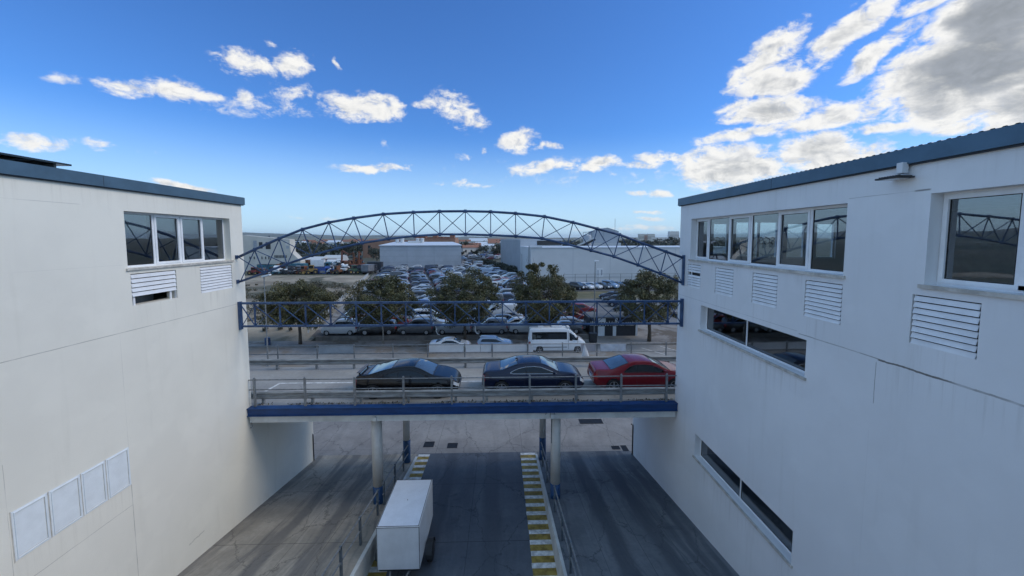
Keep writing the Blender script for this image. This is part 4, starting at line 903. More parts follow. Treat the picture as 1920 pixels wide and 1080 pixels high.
def vehicle_meshes(sp, nx=40, fine=False, wheelarch=True, joined=False, roofmat=None):
    ts, rows, (n1, n2, n3) = shell(sp, nx, fine); L = sp['L']; xw = [(u - .5) * L for u in sp['wheels']]; rw = sp['rw']
    out = {}
    def add(key, pts):
        d = out.setdefault(key, []); d.append(pts)
    for i in range(len(rows) - 1):
        t0, A = rows[i]; t1, B2 = rows[i + 1]; tm = (t0 + t1) / 2
        for j in range(len(A) - 1):
            zc = (A[j][1] + A[j + 1][1] + B2[j][1] + B2[j + 1][1]) / 4; x0, x1 = (t0 - .5) * L, (t1 - .5) * L; xm = (x0 + x1) / 2
            ym = (A[j][0] + A[j + 1][0] + B2[j][0] + B2[j + 1][0]) / 4
            key = 'body'
            if j < 2: key = 'under'
            elif n1 - 2 <= j < n2 and wheelarch and any((xm - c) ** 2 + (zc - rw) ** 2 < (rw * 1.13) ** 2 for c in xw): continue
            elif n2 - 1 <= j < n3 + 0 and (in_poly((tm, zc), sp['side']) or ('side2' in sp and in_poly((tm, zc), sp['side2']))): key = 'side'
            elif j >= n3 and sp['screen'][0] < tm < sp['screen'][1]: key = 'screen'
            elif j >= n3 and sp['rear'][0] < tm < sp['rear'][1]: key = 'rear'
            if key == 'body' and tm > .945 and n1 <= j and zc > curve(sp['belt'], tm) * .86 and ym > sp['W'] * .24 and zc < curve(sp['belt'], tm) + .05 and fine: key = 'head'
            if key == 'body' and tm < .03 and curve(sp['belt'], .05) * .72 < zc < curve(sp['belt'], .05) * .97 and ym > sp['W'] * .24: key = 'tail'
            if key == 'body' and not fine and tm > .965 and zc > .52 and ym > sp['W'] * .2 and zc < curve(sp['belt'], .93): key = 'head'
            for s in (1, -1):
                q = [(x0, s * A[j][0], A[j][1]), (x1, s * B2[j][0], B2[j][1]), (x1, s * B2[j + 1][0], B2[j + 1][1]), (x0, s * A[j + 1][0], A[j + 1][1])]
                k2 = key if key in ('body', 'under', 'screen', 'rear') else (key, s)
                add(k2, q if s > 0 else q[::-1])
    for t, P, fl in ((rows[0][0], rows[0][1], 1), (rows[-1][0], rows[-1][1], 0)):
        x = (t - .5) * L; ring = [(x, y, z) for y, z in P] + [(x, -y, z) for y, z in P[::-1]]
        c = (x, 0, (P[0][1] + P[-1][1]) / 2)
        for a, b in zip(ring, ring[1:] + ring[:1]):
            add('body', [c, a, b] if not fl else [c, b, a])
    return out
MATOF = {'under': 'dark_plastic', 'screen': 'screenglass', 'rear': 'screenglass', 'side': 'carglass', 'head': 'headlight', 'tail': 'taillight'}
def wheel_mb(m, xc, yc, rw, sgn, spokes=True):
    m.mat(MAT['tyre']); m.lathe([(rw * .66, -.085), (rw * .93, -.095), (rw, -.07), (rw, .07), (rw * .93, .095), (rw * .66, .085)], 24 if spokes else 14, (xc, yc, rw), 'y')
def rim_mb(m, xc, yc, rw, sgn, n=5):
    m.mat(MAT['dark_plastic']); m.lathe([(.001, sgn * .02), (rw * .66, sgn * .03)], 20, (xc, yc, rw), 'y')
    m.mat(MAT['rim']); m.lathe([(rw * .60, sgn * .03), (rw * .62, sgn * .085), (rw * .68, sgn * .09), (rw * .68, sgn * .06)], 24, (xc, yc, rw), 'y')
    for k in range(n):
        a = 2 * math.pi * k / n + .3; m.bar((xc, yc + sgn * .075, rw), (xc + rw * .62 * math.cos(a), yc + sgn * .075, rw + rw * .62 * math.sin(a)), rw * .16, .03)
    m.lathe([(.001, sgn * .095), (rw * .15, sgn * .09), (rw * .16, sgn * .05)], 12, (xc, yc, rw), 'y')
def surf_y(sp, t, z):
    """half width of the body surface at (t, z)"""
    _, rows, _ = None, None, None
    ts, rws, _ = shell(dict(sp), 2, True) if False else (None, None, None)
    return 0
def build_vehicle(root, spn, color, nx=40, fine=False, paint='paint', joined=False, mats={}, wheels=True):
    """hang the parts of a vehicle under root; returns the parts"""
    sp = SPEC[spn]; parts = vehicle_meshes(sp, nx, fine, wheelarch=fine); L = sp['L']; objs = []
    mt = dict(MATOF); mt.update(mats)
    NAMES = {'body': 'body', 'under': 'underbody', 'screen': 'windscreen', 'rear': 'rear_window', 'side': 'side_window', 'head': 'headlight', 'tail': 'taillight'}
    for key, faces in parts.items():
        k = key if isinstance(key, str) else key[0]
        m = MB().mat(MAT[mt.get(k, paint)] if k != 'body' else MAT[paint])
        for q in faces: m.face(q)
        o = m.build(NAMES[k], root, smooth=True, merge=False)
        bm = bmesh.new(); bm.from_mesh(o.data); bmesh.ops.remove_doubles(bm, verts=bm.verts, dist=1e-4); bm.to_mesh(o.data); bm.free()
        o.color = color; objs.append(o)
    m = MB().mat(MAT['dark_plastic']); m.box(-L * .47, L * .47, -sp['W'] * .36, sp['W'] * .36, .24, .62)
    for u in sp['wheels']:
        xc = (u - .5) * L
        if fine:
            m.box(xc - sp['rw'] * 1.2, xc + sp['rw'] * 1.2, -sp['W'] * .42, sp['W'] * .42, .3, sp['rw'] * 2.35)
    o = m.build('inner_arch', root); objs.append(o)
    if wheels:
        for u in sp['wheels']:
            for s in (1, -1):
                xc = (u - .5) * L; yc = s * (sp['W'] / 2 - (.10 if fine else .088))
                m = MB(); wheel_mb(m, xc, yc, sp['rw'], s, fine)
                if not fine: m.mat(MAT['black']); m.lathe([(.001, s * .05), (sp['rw'] * 1.16, s * .05)], 16, (xc, yc + s * .012, sp['rw'] + .01), 'y')
                w2 = m.build('wheel', root); w2.color = color
                for p in w2.data.polygons: p.use_smooth = len(p.vertices) == 4
                m = MB()
                if fine: rim_mb(m, xc, yc, sp['rw'], s)
                else: m.mat(MAT['rim']); m.lathe([(.001, s * .09), (sp['rw'] * .58, s * .10), (sp['rw'] * .64, s * .097)], 14, (xc, yc, sp['rw']), 'y')
                m.build('rim', w2); objs.append(w2)
    return objs
def side_point(sp, t, z, s, off=.004):
    """point on the painted side at station t and height z"""
    zt = curve(sp['top'], t); zs = min(curve(sp['belt'], t), zt - .02); w = sp['W'] / 2 * curve(PLAN, t); zb0 = min(curve(BOT, t), zs - .08); h = zt - zs
    if z <= zs:
        u = max(0, (z - zb0 - .05) / (zs - zb0 - .05)); y = w * (1 - .035 * (2 * u - 1) ** 2 - (.03 * max(0, u - .75) / .25) + (.004 if .60 < u < .80 else 0))
    else:
        a = w * .935; tum = min(1, h / .5); wr = a * (1 - .19 * tum - .03); u = min(1, (z - zs) / (h * .86)); y = a + (wr - a) * u ** 1.15 * .97
    return Vector(((t - .5) * sp['L'], s * (y + off), z))
def hero_details(root, spn, color, seams, handle, chrome=False, plate=True):
    sp = SPEC[spn]
    m = MB().mat(MAT['black'])
    for s in (1, -1):
        for pts in seams: m.tube([side_point(sp, t, z, s, .001) for t, z in pts], .005, 5)
    m.build('door_seam', root)
    for s in (1, -1):
        m = MB().mat(MAT['paint_hero']); a = side_point(sp, handle[0], handle[1], s, .012); b = side_point(sp, handle[0] + .04, handle[1], s, .012); m.bar(a, b, .03, .022); o = m.build('door_handle', root); o.color = color
        m = MB().mat(MAT['paint_hero']); p = side_point(sp, .695, curve(sp['belt'], .69) + .09, s, .06); m.bbox(p.x - .06, p.x + .05, p.y - .09 if s < 0 else p.y - .05, p.y + .05 if s < 0 else p.y + .09, p.z - .05, p.z + .06, .025); o = m.build('door_mirror', root); o.color = color
        m = MB().mat(MAT['black'] if not chrome else MAT['chrome']); poly = sp['side']; pts = []
        for (t0, z0), (t1, z1) in zip(poly, poly[1:] + poly[:1]):
            for k in range(4): u = k / 4; pts.append(side_point(sp, t0 + (t1 - t0) * u, z0 + (z1 - z0) * u, s, .003))
        m.tube(pts, .011, 6, closed=True); m.build('window_trim', root)
    m = MB().mat(MAT['black']); sr, ss2 = sp['rear'], sp['screen']
    def roof_pt(t, u, s): 
        zt = curve(sp['top'], t); zs = min(curve(sp['belt'], t), zt - .02); w = sp['W'] / 2 * curve(PLAN, t); h = zt - zs; a = w * .935; tum = min(1, h / .5); wr = a * (1 - .19 * tum - .03)
        return Vector(((t - .5) * sp['L'], s * wr * .955 * (1 - u), zs + h * (.93 + .07 * (1 - (1 - u) ** 2.2)) + .002))
    for (ta, tb2) in (sr, ss2):
        ring = [roof_pt(ta, k / 5, 1) for k in range(6)] + [roof_pt(ta, 1 - k / 5, -1) for k in range(1, 6)] + [roof_pt(ta + (tb2 - ta) * k / 8, 0, -1) for k in range(1, 9)] + [roof_pt(tb2, k / 5, -1) for k in range(1, 6)] + [roof_pt(tb2, 1 - k / 5, 1) for k in range(1, 6)] + [roof_pt(tb2 + (ta - tb2) * k / 8, 0, 1) for k in range(1, 8)]
        m.tube(ring, .012, 5, closed=True)
    for s in (1, -1):
        m.tube([roof_pt(ss2[1] + .012 + (.955 - ss2[1]) * k / 8, .08, s) for k in range(9)], .0045, 4); m.tube([roof_pt(.02 + (sr[0] - .03) * k / 4, .10, s) for k in range(5)], .0045, 4)
    m.build('screen_seal', root)
    m = MB().mat(MAT['black']); tb = sp['side'][3][0] if len(sp['side']) > 3 else .4
    for s in (1, -1): m.tube([side_point(sp, .425, z, s, .003) for z in (.92, 1.0, 1.08, 1.15)], .012, 5)
    m.build('window_pillar', root)
    sc = sp['screen']; m = MB().mat(MAT['dark_plastic'])
    for yy in (-.3, .25):
        t0, t1 = sc[1] - .005, sc[1] - .10
        m.bar(((t0 - .5) * sp['L'], yy, curve(sp['top'], t0) + .008), ((t1 - .5) * sp['L'] + .1, yy - .42, curve(sp['top'], t0 - .02) + .010), .014, .012)
    m.build('wiper', root)
DECK_Z = 0.004
COL = dict(white=(.52, .54, .56), silver=(.24, .255, .28), grey=(.09, .097, .108), darkgrey=(.05, .054, .06), black=(.012, .013, .016), navy=(.012, .02, .055), blue=(.03, .07, .20), palblue=(.20, .28, .40), red=(.22, .012, .016), darkred=(.09, .010, .014), beige=(.38, .34, .27), green=(.03, .075, .05))
c4 = lambda n: COL[n] + (1,)
# three coupes on the bridge
h1 = thing('parked_car', 'black fastback coupe with rear spoiler parked on the bridge nearest the cream building', 'car', (-3.96, 17.02, DECK_Z), 0, 'coupes parked on the bridge')
col = (.003, .0033, .005, 1); build_vehicle(h1, 'fastback', col, 96, True, 'paint_hero')
hero_details(h1, 'fastback', col, [[(.40, .84), (.40, .6), (.41, .4), (.43, .26)], [(.69, .82), (.715, .6), (.72, .4), (.70, .26)], [(.43, .255), (.70, .25)]], (.425, .76))
m = MB().mat(MAT['paint_hero']); m.bar((-2.02, -.60, 1.05), (-2.02, .60, 1.05), .022, .15)
for s in (-1, 1): m.bar((-2.0, s * .5, .94), (-2.03, s * .5, 1.045), .04, .09)
o = m.build('rear_spoiler', h1); o.color = col
h2 = thing('parked_car', 'dark blue two-door coupe with bright window trim parked between the black and red cars', 'car', (1.43, 17.25, DECK_Z), 0, 'coupes parked on the bridge')
col = (.007, .012, .036, 1); build_vehicle(h2, 'coupe', col, 96, True, 'paint_hero')
hero_details(h2, 'coupe', col, [[(.405, .88), (.405, .6), (.415, .4), (.43, .26)], [(.695, .85), (.715, .6), (.72, .4), (.70, .26)], [(.43, .255), (.70, .25)]], (.425, .79), True)
m = MB().mat(MAT['dark_plastic']); m.bbox(-.78, -.66, -.03, .03, 1.335, 1.38, .012); m.build('roof_aerial', h2)
h3 = thing('parked_car', 'red notchback coupe parked on the bridge half behind the white building', 'car', (6.27, 17.35, DECK_Z), 0, 'coupes parked on the bridge')
col = (.17, .010, .016, 1); build_vehicle(h3, 'notchback', col, 96, True, 'paint_hero')
hero_details(h3, 'notchback', col, [[(.41, .85), (.41, .6), (.42, .4), (.43, .26)], [(.70, .83), (.72, .6), (.725, .4), (.70, .26)], [(.43, .255), (.70, .25)]], (.43, .75))
for h, spn in ((h1, 'fastback'), (h2, 'coupe'), (h3, 'notchback')):
    sp = SPEC[spn]; xr = -.5 * sp['L']
    m = MB().mat(MAT['white_metal']); m.box(xr - .012, xr + .01, -.26, .26, .50, .61); m.build('number_plate', h)
    m = MB().mat(MAT['dark_plastic']); m.box(-xr - .03, -xr + .006, -.45, .45, .36, .50); m.build('front_grille', h)

# ------------------------------------------------------------------ street vehicles
mbv = thing('minibus', 'white minibus with long dark side windows parked on the street', 'minibus', (5.95, 41.0, G0 + .004), 0)
build_vehicle(mbv, 'minibus', (.66, .68, .70, 1), 130, True, 'paint', mats={'side': 'carglass'})
m = MB().mat(MAT['white_metal']); m.bbox(-.6, .5, -.45, .45, 2.58, 2.70, .03); m.bbox(-2.0, -1.4, -.3, .3, 2.56, 2.64, .02); m.bbox(1.0, 1.25, -.7, .7, 2.54, 2.66, .03); m.build('roof_unit', mbv)
m = MB().mat(MAT['black']); sp = SPEC['minibus']
for s in (1, -1):
    m.tube([side_point(sp, .683, z, s, .002) for z in (2.2, 1.8, 1.4, .9, .4)], .014, 5); m.tube([side_point(sp, .845, z, s, .002) for z in (1.3, 1.1, .9)], .012, 5)
    m.tube([side_point(sp, t, .62, s, .01) for t in (.03, .2, .4, .66)], .03, 5)
    p = side_point(sp, .835, 1.5, s, .12); m.bbox(p.x - .05, p.x + .08, p.y - .1, p.y + .1, p.z - .16, p.z + .16, .03)
m.build('side_trim', mbv)
def road_car(nm, label, spn, col, x, y, z, rz, group, fine=False):
    t = thing(nm, label, 'car', (x, y, z), rz, group); build_vehicle(t, spn, c4(col) if isinstance(col, str) else col, 80, True, 'paint'); return t
road_car('parked_car', 'white sports coupe on the street with only its upper half above the panels', 'notchback', 'white', -5.3, 41.4, G0 + .004, 0, 'cars on the street')
road_car('parked_car', 'pale blue hatchback on the street behind the white panels next to the minibus', 'hatchback', 'palblue', -.55, 41.6, G0 + .004, 0, 'cars on the street')

def project(p):
    fw = Vector((math.sin(YAW) * math.cos(PITCH), math.cos(YAW) * math.cos(PITCH), -math.sin(PITCH))); rt = Vector((math.cos(YAW), -math.sin(YAW), 0)); up = rt.cross(fw)
    d = Vector(p) - Vector((0, 0, CAM_H)); z = d.dot(fw); return PCX + F * d.dot(rt) / z, PCY - F * d.dot(up) / z, z
ORD = 'zeroth first second third fourth fifth sixth seventh eighth ninth tenth eleventh twelfth thirteenth fourteenth fifteenth sixteenth seventeenth eighteenth nineteenth'.split()
TENS = {2: 'twent', 3: 'thirt', 4: 'fort', 5: 'fift', 6: 'sixt', 7: 'sevent'}
def ordinal(n): return ORD[n] if n < 20 else (TENS[n // 10] + 'ieth' if n % 10 == 0 else TENS[n // 10] + 'y-' + ORD[n % 10])

# ------------------------------------------------------------------ street trees: (x, y, crown centre z, half width, half height, trunk radius, bark)
TREES = [(-22.3, 43.9, -.45, 3.75, 2.75, .16, 'bark', 'round dark street tree next to the fallow land'),
         (-13.15, 43.9, -.12, 3.95, 2.75, .07, 'palebark', 'dark street tree on a thin pale trunk in front of the grey warehouse'),
         (-4.05, 44.3, -.02, 4.25, 3.15, .15, 'bark', 'broadest dark street tree, between the two packed car columns'),
         (4.95, 44.2, .15, 3.9, 3.35, .15, 'bark', 'street tree with thin twigs on top behind the minibus'),
         (17.0, 43.9, -.02, 4.05, 3.4, .19, 'bark', 'street tree with pale leaf tips beside the graffiti hut')]
LEAF = [leaf_mat('leaves_olive', (.080, .078, .027), (.135, .128, .048), (.17, .125, .05)), leaf_mat('leaves_deep_green', (.070, .072, .026), (.12, .118, .045), (.155, .115, .048)), leaf_mat('leaves_pale_tips', (.080, .078, .030), (.17, .160, .075), (.18, .135, .065))]
FARLEAF = leaf_mat('far_leaves', (.030, .038, .022), (.070, .076, .042))
def leaves_mesh(centres, radii, per, size, rs, flat=.75):
    """many leaf-sized quads scattered through clumps"""
    C0 = np.repeat(np.array(centres), per, 0); RR = np.repeat(np.array(radii), per)[:, None]
    v = rs.normal(size=C0.shape); v /= np.linalg.norm(v, axis=1)[:, None]; v *= rs.random((len(v), 1)) ** .45; v[:, 2] *= flat
    P = C0 + v * RR; n = len(P)
    a = rs.normal(size=(n, 3)); a /= np.linalg.norm(a, axis=1)[:, None]; b = rs.normal(size=(n, 3)); b -= a * (a * b).sum(1)[:, None]; b /= np.linalg.norm(b, axis=1)[:, None]
    s = size * (.6 + .8 * rs.random((n, 1))); a *= s; b *= s * .62
    V = np.stack([P - a, P + b * .9, P + a, P - b * .9], 1).reshape(-1, 3)
    return V, np.arange(n * 4).reshape(-1, 4)
def mesh_np(name, V, Fc, mat, parent=None):
    me = bpy.data.meshes.new(name); me.vertices.add(len(V)); me.vertices.foreach_set('co', V.astype(np.float32).ravel())
    me.loops.add(Fc.size); me.loops.foreach_set('vertex_index', Fc.astype(np.int32).ravel()); me.polygons.add(len(Fc))
    me.polygons.foreach_set('loop_start', np.arange(0, Fc.size, 4, dtype=np.int32)); me.materials.append(mat); me.update(calc_edges=True)
    o = bpy.data.objects.new(name, me); C.objects.link(o)
    if parent: o.parent = parent
    return o
def street_tree(i, spec):
    x, y, cz, hw, hh, tr0, bark, label = spec; hw *= 1.08; hh *= 1.04; rs = np.random.RandomState(40 + i); rg = random.Random(40 + i)
    zb = G0 + .12; t = thing('street_tree', label, 'tree', (x, y, zb), 0, 'trees along the street'); c = cz - zb
    cents, rad = [], []
    lob = [rg.uniform(0, 6.28) for _ in range(4)]
    for k in range(165):
        d = Vector((rg.gauss(0, 1), rg.gauss(0, 1), rg.gauss(0, 1))).normalized(); u = rg.uniform(.30, 1.0) ** .5
        th = math.atan2(d.y, d.x); irr = 1 + .09 * math.sin(3 * th + lob[0]) + .07 * math.sin(5 * th + lob[1] + d.z * 3) + .06 * math.sin(7 * d.z + lob[2])
        p = Vector((d.x * hw * u * irr, d.y * hw * u * irr, d.z * hh * u * irr)) * .90
        if p.z < -hh * .72: p.z = -hh * rg.uniform(.6, .85)
        cents.append((p.x, p.y, c + p.z)); rad.append(rg.uniform(.42, .85))
    if i == 3:
        for k in range(12): cents.append((rg.uniform(-1.9, 1.2), rg.uniform(-.8, .8), c + hh * rg.uniform(.78, 1.06))); rad.append(rg.uniform(.18, .42))
    V, Fc = leaves_mesh(cents, rad, 200, .088, rs)
    mesh_np('crown', V, Fc, LEAF[(0, 1, 1, 0, 2)[i]], t)
    m = MB().mat(MAT[bark]); top = c - hh * .35
    m.tube([(0, 0, -.1), (.03, 0, 1.2), (-.04, .03, 2.2), (.02, 0, top), (.05, .1, c)], [tr0 * 1.25, tr0, tr0 * .92, tr0 * .8, tr0 * .4], 9); m.build('trunk', t, smooth=True)
    m = MB().mat(MAT[bark])
    for k in range(15):
        q = Vector(rg.choice(cents)); b = Vector((0, 0, rg.uniform(top - .7, c))); mid = b.lerp(q, .5) + Vector((rg.uniform(-.3, .3), rg.uniform(-.3, .3), .25)); m.tube([b, mid, q], [tr0 * .42 + .01, tr0 * .26 + .008, .012], 6)
    for k in range(26):
        q = Vector(rg.choice(cents)); e = q + Vector(((q.x) * .22, q.y * .22, (q.z - c) * .22 + .25)); m.tube([q, e], [.014, .006], 4)
    m.build('limb', t)
for i, sp in enumerate(TREES): street_tree(i, sp)

# ------------------------------------------------------------------ car park: wall, surface, strip, fence
sheet('car_park_surface', MAT['lot'], [(-21.0, 45.42, G1 + .0), (10.2, 45.42, G1), (10.2, 100, G1), (-6, 175, G1), (-30, 300, G1), (-75, 300, G1), (-52, 175, G1)])
m = MB().mat(MAT['lotwall']); m.box(-21.2, 10.3, 45.19, 45.41, G0 - .1, G1 + .06)
tag(m.build('low_wall'), 'low grey retaining wall between the street and the packed cars', 'wall')
fx = lambda y: -23.9 - .234 * (y - 50.9)
sheet('concrete_strip', MAT['pavement'], [(-21.9, 45.6, G1 + .006), (-20.8, 45.6, G1 + .006), (fx(122) + 2.6, 122, G1 + .006), (fx(122) + 1.3, 122, G1 + .006)])
fe = thing('boundary_fence', 'wire fence with short white posts between fallow land and packed cars', 'fence', (-24, 51, G1))
rg = random.Random(3); ys = [47.5 + 1.75 * k for k in range(43)]
pm = None
for y in ys:
    if pm is None:
        m = MB().mat(MAT['white_metal']); m.bbox(-.055, .055, -.055, .055, -.05, .78, .012); pm = m.build('post', fe)
        o = pm
    else:
        o = pm.copy(); C.objects.link(o)
    o.location = (fx(y) + 24, y - 51, 0); o.rotation_euler = (rg.gauss(0, .05), rg.gauss(0, .05), 0)
m = MB().mat(MAT['galv'])
for h in (.3, .65): m.tube([(fx(y) + 24, y - 51, h) for y in ys], .008, 4)
m.build('wire', fe)

# ------------------------------------------------------------------ packed cars
KINDS = {'hatchback': 'hatchback', 'leisure_van': 'small van', 'saloon': 'saloon', 'estate_suv': 'tall estate', 'panel_van': 'panel van'}
PROTO, FARMESH, FARPARTS = {}, {}, {}
def proto_of(kind):
    if kind not in PROTO:
        t = thing('packed_car', 'x', 'car', (0, -500, 0)); build_vehicle(t, kind, (1, 1, 1, 1), 46, False); PROTO[kind] = t
    return PROTO[kind]
def joined_mesh(kind):
    """one light mesh of the whole vehicle for cars too far off to show parts"""
    if kind not in FARMESH:
        sp = SPEC[kind]; parts = vehicle_meshes(sp, 18, False, False); m = MB()
        for key, fs in parts.items():
            k = key if isinstance(key, str) else key[0]; m.mat(MAT['paint'] if k == 'body' else MAT[MATOF[k]])
            for q in fs: m.face(q)
        for u in sp['wheels']:
            for s in (1, -1): m.mat(MAT['tyre']); m.lathe([(.001, s * .0), (sp['rw'], s * .0), (sp['rw'] * .9, s * .10), (.001, s * .11)], 10, ((u - .5) * sp['L'], s * (sp['W'] / 2 - .09), sp['rw']), 'y')
        o = m.build('packed_car', smooth=True, merge=True); C.objects.unlink(o); FARMESH[kind] = o.data; FARPARTS[kind] = m
    return FARMESH[kind]
def packed(kind, colname, x, y, z, rz, label, parts, group):
    col = tuple(c * random.Random(int(x * 97 + y * 13)).uniform(.85, 1.12) for c in COL[colname]) + (1,)
    if parts:
        p = proto_of(kind); t = p.copy(); C.objects.link(t)
        for ch in p.children: dup(ch, t, col)
    else:
        t = bpy.data.objects.new('packed_car', joined_mesh(kind)); C.objects.link(t); t.color = col
    t.location = (x, y, z); t.rotation_euler = (0, 0, rz); return tag(t, label, 'van' if 'van' in kind else 'car', group)
GRP = 'cars packed door to door in the car park'
FRONT = [('leisure_van', 'white', -18.95, 'white small van with dark tail light at the fence end of the front row'),
         ('estate_suv', 'black', -14.5, 'black tall car with scuffed side in the front row behind the thin trunk'),
         ('leisure_van', 'grey', -10.05, 'grey small van in the front row between the black car and a silver van'),
         ('leisure_van', 'silver', -5.5, 'silver small van in the front row partly behind a thick tree trunk'),
         ('leisure_van', 'silver', -1.25, 'silver small van in the front row behind the pale blue street hatchback'),
         ('leisure_van', 'white', 3.15, 'pale small van in the front row half hidden by the minibus'),
         ('saloon', 'darkgrey', 7.6, 'dark car in the front row above the minibus bonnet')]
for kd, cl, x, lb in FRONT: packed(kd, cl, x, 46.75, G1 + .002, math.pi + R(random.Random(int(x * 10)).uniform(-3, 3)), lb, True, GRP)
rg = random.Random(11); cand = []
left_edge = lambda y: fx(y) + 3.0
right_edge = lambda y: min(9.4, 8.0 - .223 * (y - 104))
row = 1; y = 48.9
while y < 186:
    ncol = 0; x = left_edge(y) + 2.3 + rg.uniform(-.15, .15) if y < 147 else -13.2 - .05 * (y - 147)
    while x < right_edge(y) - 1.6:
        ncol += 1
        cand.append((row, ncol, x + rg.uniform(-.25, .25), y + rg.uniform(-.12, .12))); x += 4.72 + (.9 if ncol % 3 == 0 else 0)
    y += 2.08 + rg.uniform(0, .08); row += 1
kinds = ['hatchback'] * 8 + ['saloon'] * 5 + ['estate_suv'] * 4 + ['leisure_van'] * 4 + ['panel_van'] * 1
cols = ['white'] * 10 + ['silver'] * 8 + ['navy'] * 8 + ['black'] * 7 + ['grey'] * 6 + ['darkgrey'] * 6 + ['blue'] * 3 + ['palblue'] * 3 + ['darkred'] * 1 + ['red'] * 1
def hidden(p):
    px, py, d = project(p)
    for (tx, ty, cz, hw, hh, *_r) in TREES:
        cx0, cy0, dd = project((tx, ty, cz))
        if ((px - cx0) / (hw * F / dd * .5)) ** 2 + ((py - cy0) / (hh * F / dd * .5)) ** 2 < 1: return True
    return False
colname_word = dict(palblue='pale blue', darkgrey='dark grey', navy='dark blue', darkred='dark red')
count = 0; rest = []
for (r, n, x, y) in cand:
    kd, cl = rg.choice(kinds), rg.choice(cols); rz = math.pi + R(4) + R(rg.gauss(0, 2.5))
    if rg.random() < .18: rz += math.pi
    if rg.random() < .05 or hidden((x, y, G1 + 1.0)): continue
    if count < 268:
        lb = f"{colname_word.get(cl, cl)} {KINDS[kd]}, {ordinal(r + 1)} row from the street wall, {ordinal(n)} from the fence"
        packed(kd, cl, x, y, G1 + .002, rz, lb, y < 60, GRP); count += 1
    else: rest.append((kd, cl, x, y, rz))
for k in range(64):
    q = on_ground(rg.uniform(866, 962), rg.uniform(474, 488), G1)
    if q.x < -.118 * q.y and q.y < 190: continue
    rest.append((rg.choice(kinds + ['panel_van'] * 5), rg.choice(cols), q.x, q.y, R(rg.choice((0, 90, 180, 200, 100)) + rg.gauss(0, 6))))
m = MB(); FARC = {}
for (kd, cl, x, y, rz) in rest:
    joined_mesh(kd); src = FARPARTS[kd]; mw = Matrix.Translation((x, y, G1)) @ Matrix.Rotation(rz, 4, 'Z'); n0 = len(m.v)
    m.v += [tuple(mw @ Vector(v)) for v in src.v]
    for f, mi in zip(src.f, src.mi):
        mt = src.mats[mi]
        if mt is MAT['paint']:
            if cl not in FARC: FARC[cl] = M('far_paint_' + cl, COL[cl], .3, 0, .1, coat=.6)
            mt = FARC[cl]
        m.mat(mt); m.f.append(tuple(n0 + i for i in f)); m.mi.append(m.cur)
if rest: stuff('far_parked_cars', m, 'farthest rows of the packed car park beyond the grey warehouse corner', 'cars', smooth=True, merge=True)

# cars about the driveway
GD = 'cars standing around the driveway'
packed('hatchback', 'silver', 9.2, 48.9, G1 + .002, 0, 'silver hatchback between the minibus front and the graffiti hut', True, GD)
packed('hatchback', 'darkred', 9.9, 53.0, G1 + .002, R(12), 'dark red hatchback with raised pale bonnet behind the silver one', True, GD)
packed('estate_suv', 'red', 12.3, 58.3, G1 + .03, R(-4), 'bright red car alone at the edge of the driveway', True, GD)
for k, (px, py, cl, kd) in enumerate([(1131, 559, 'navy', 'hatchback'), (1140, 566, 'black', 'saloon'), (1151, 573, 'navy', 'estate_suv'), (1160, 584, 'darkgrey', 'hatchback')]):
    q = on_ground(px, py + 3, G1)
    packed(kd, cl, q.x + 1.4, q.y + .6, G1 + .03, R(155), ['dark blue hatchback farthest along the driveway edge', 'black saloon second from the far end along the driveway edge', 'dark blue tall car along the driveway edge, nearer than the black saloon', 'dark grey hatchback nearest the street along the driveway edge'][k], True, GD)
ROW7 = [('estate_suv', 'black', 'black tall car at the tree end of the row below the white warehouse'), ('hatchback', 'white', 'white hatchback beside the black tall car below the white warehouse'), ('hatchback', 'white', 'white hatchback directly behind the lamp post below the white warehouse'),
        ('saloon', 'darkgrey', 'dark grey saloon just past the lamp post below the white warehouse'), ('leisure_van', 'palblue', 'pale blue small van in the row below the white warehouse'), ('hatchback', 'grey', 'grey hatchback beside the pale blue van below the white warehouse'), ('saloon', 'navy', 'dark blue saloon by the pale tipped tree below the white warehouse')]
for k, (kd, cl, lb) in enumerate(ROW7):
    packed(kd, cl, 17.2 + 1.95 * k, 86.6 + .45 * k, G1 + .03, R(-52), lb, True, 'row of cars below the white warehouse')
sheet('driveway', MAT['drive'], [(10.6, 51.6, G1 + .01), (31, 51.6, G1 + .01), (33, 73, G1 + .01), (13.0, 73, G1 + .01)])
sheet('grass_verge', MAT['grass'], [(12.0, 73.0, G1 + .006), (60, 73.0, G1 + .006), (60, 84, G1 + .006), (12.0, 83.0, G1 + .006)])
sheet('warehouse_forecourt', MAT['lot'], [(10.2, 83.2, G1 + .012), (70, 84.2, G1 + .012), (70, 108, G1 + .012), (8.5, 103, G1 + .012)])

# ------------------------------------------------------------------ graffiti hut, bin, lamps
hz = G0 + .05; hut = thing('hut', 'flat-roofed hut with dark shutters and white scribbled graffiti', 'hut', (10.7, 46.5, hz))
H2, W2, D2 = 2.28, 5.85, 3.2
m = MB().mat(MAT['white_metal'])
for a, b in ((1.05, 1.85), (2.85, 3.25), (5.62, 5.85)): m.box(a, b, 0, .12, .0, 1.25 if b < 5 else H2)
m.mat(MAT['dark_plastic']); m.box(0, 5.62, .06, D2, 0, 1.25); m.box(0, 5.62, .02, D2, 1.252, H2)
m.mat(MAT['white_metal']); m.box(1.05, 1.95, 0, .02, 1.75, H2 - .05); m.box(3.1, 3.4, 0, .02, 1.8, H2 - .05); m.box(5.62, 5.85, .12, D2, 0, H2); m.box(0, 5.85, -.05, .02, -.05, .06); m.build('wall', hut)
m = MB().mat(MAT['drive']); m.box(-.15, W2 + .1, -.2, D2 + .2, H2 + .002, H2 + .12); m.build('roof', hut)
m = MB().mat(M('shutter_grey', (.035, .037, .045), .5, .2)); 
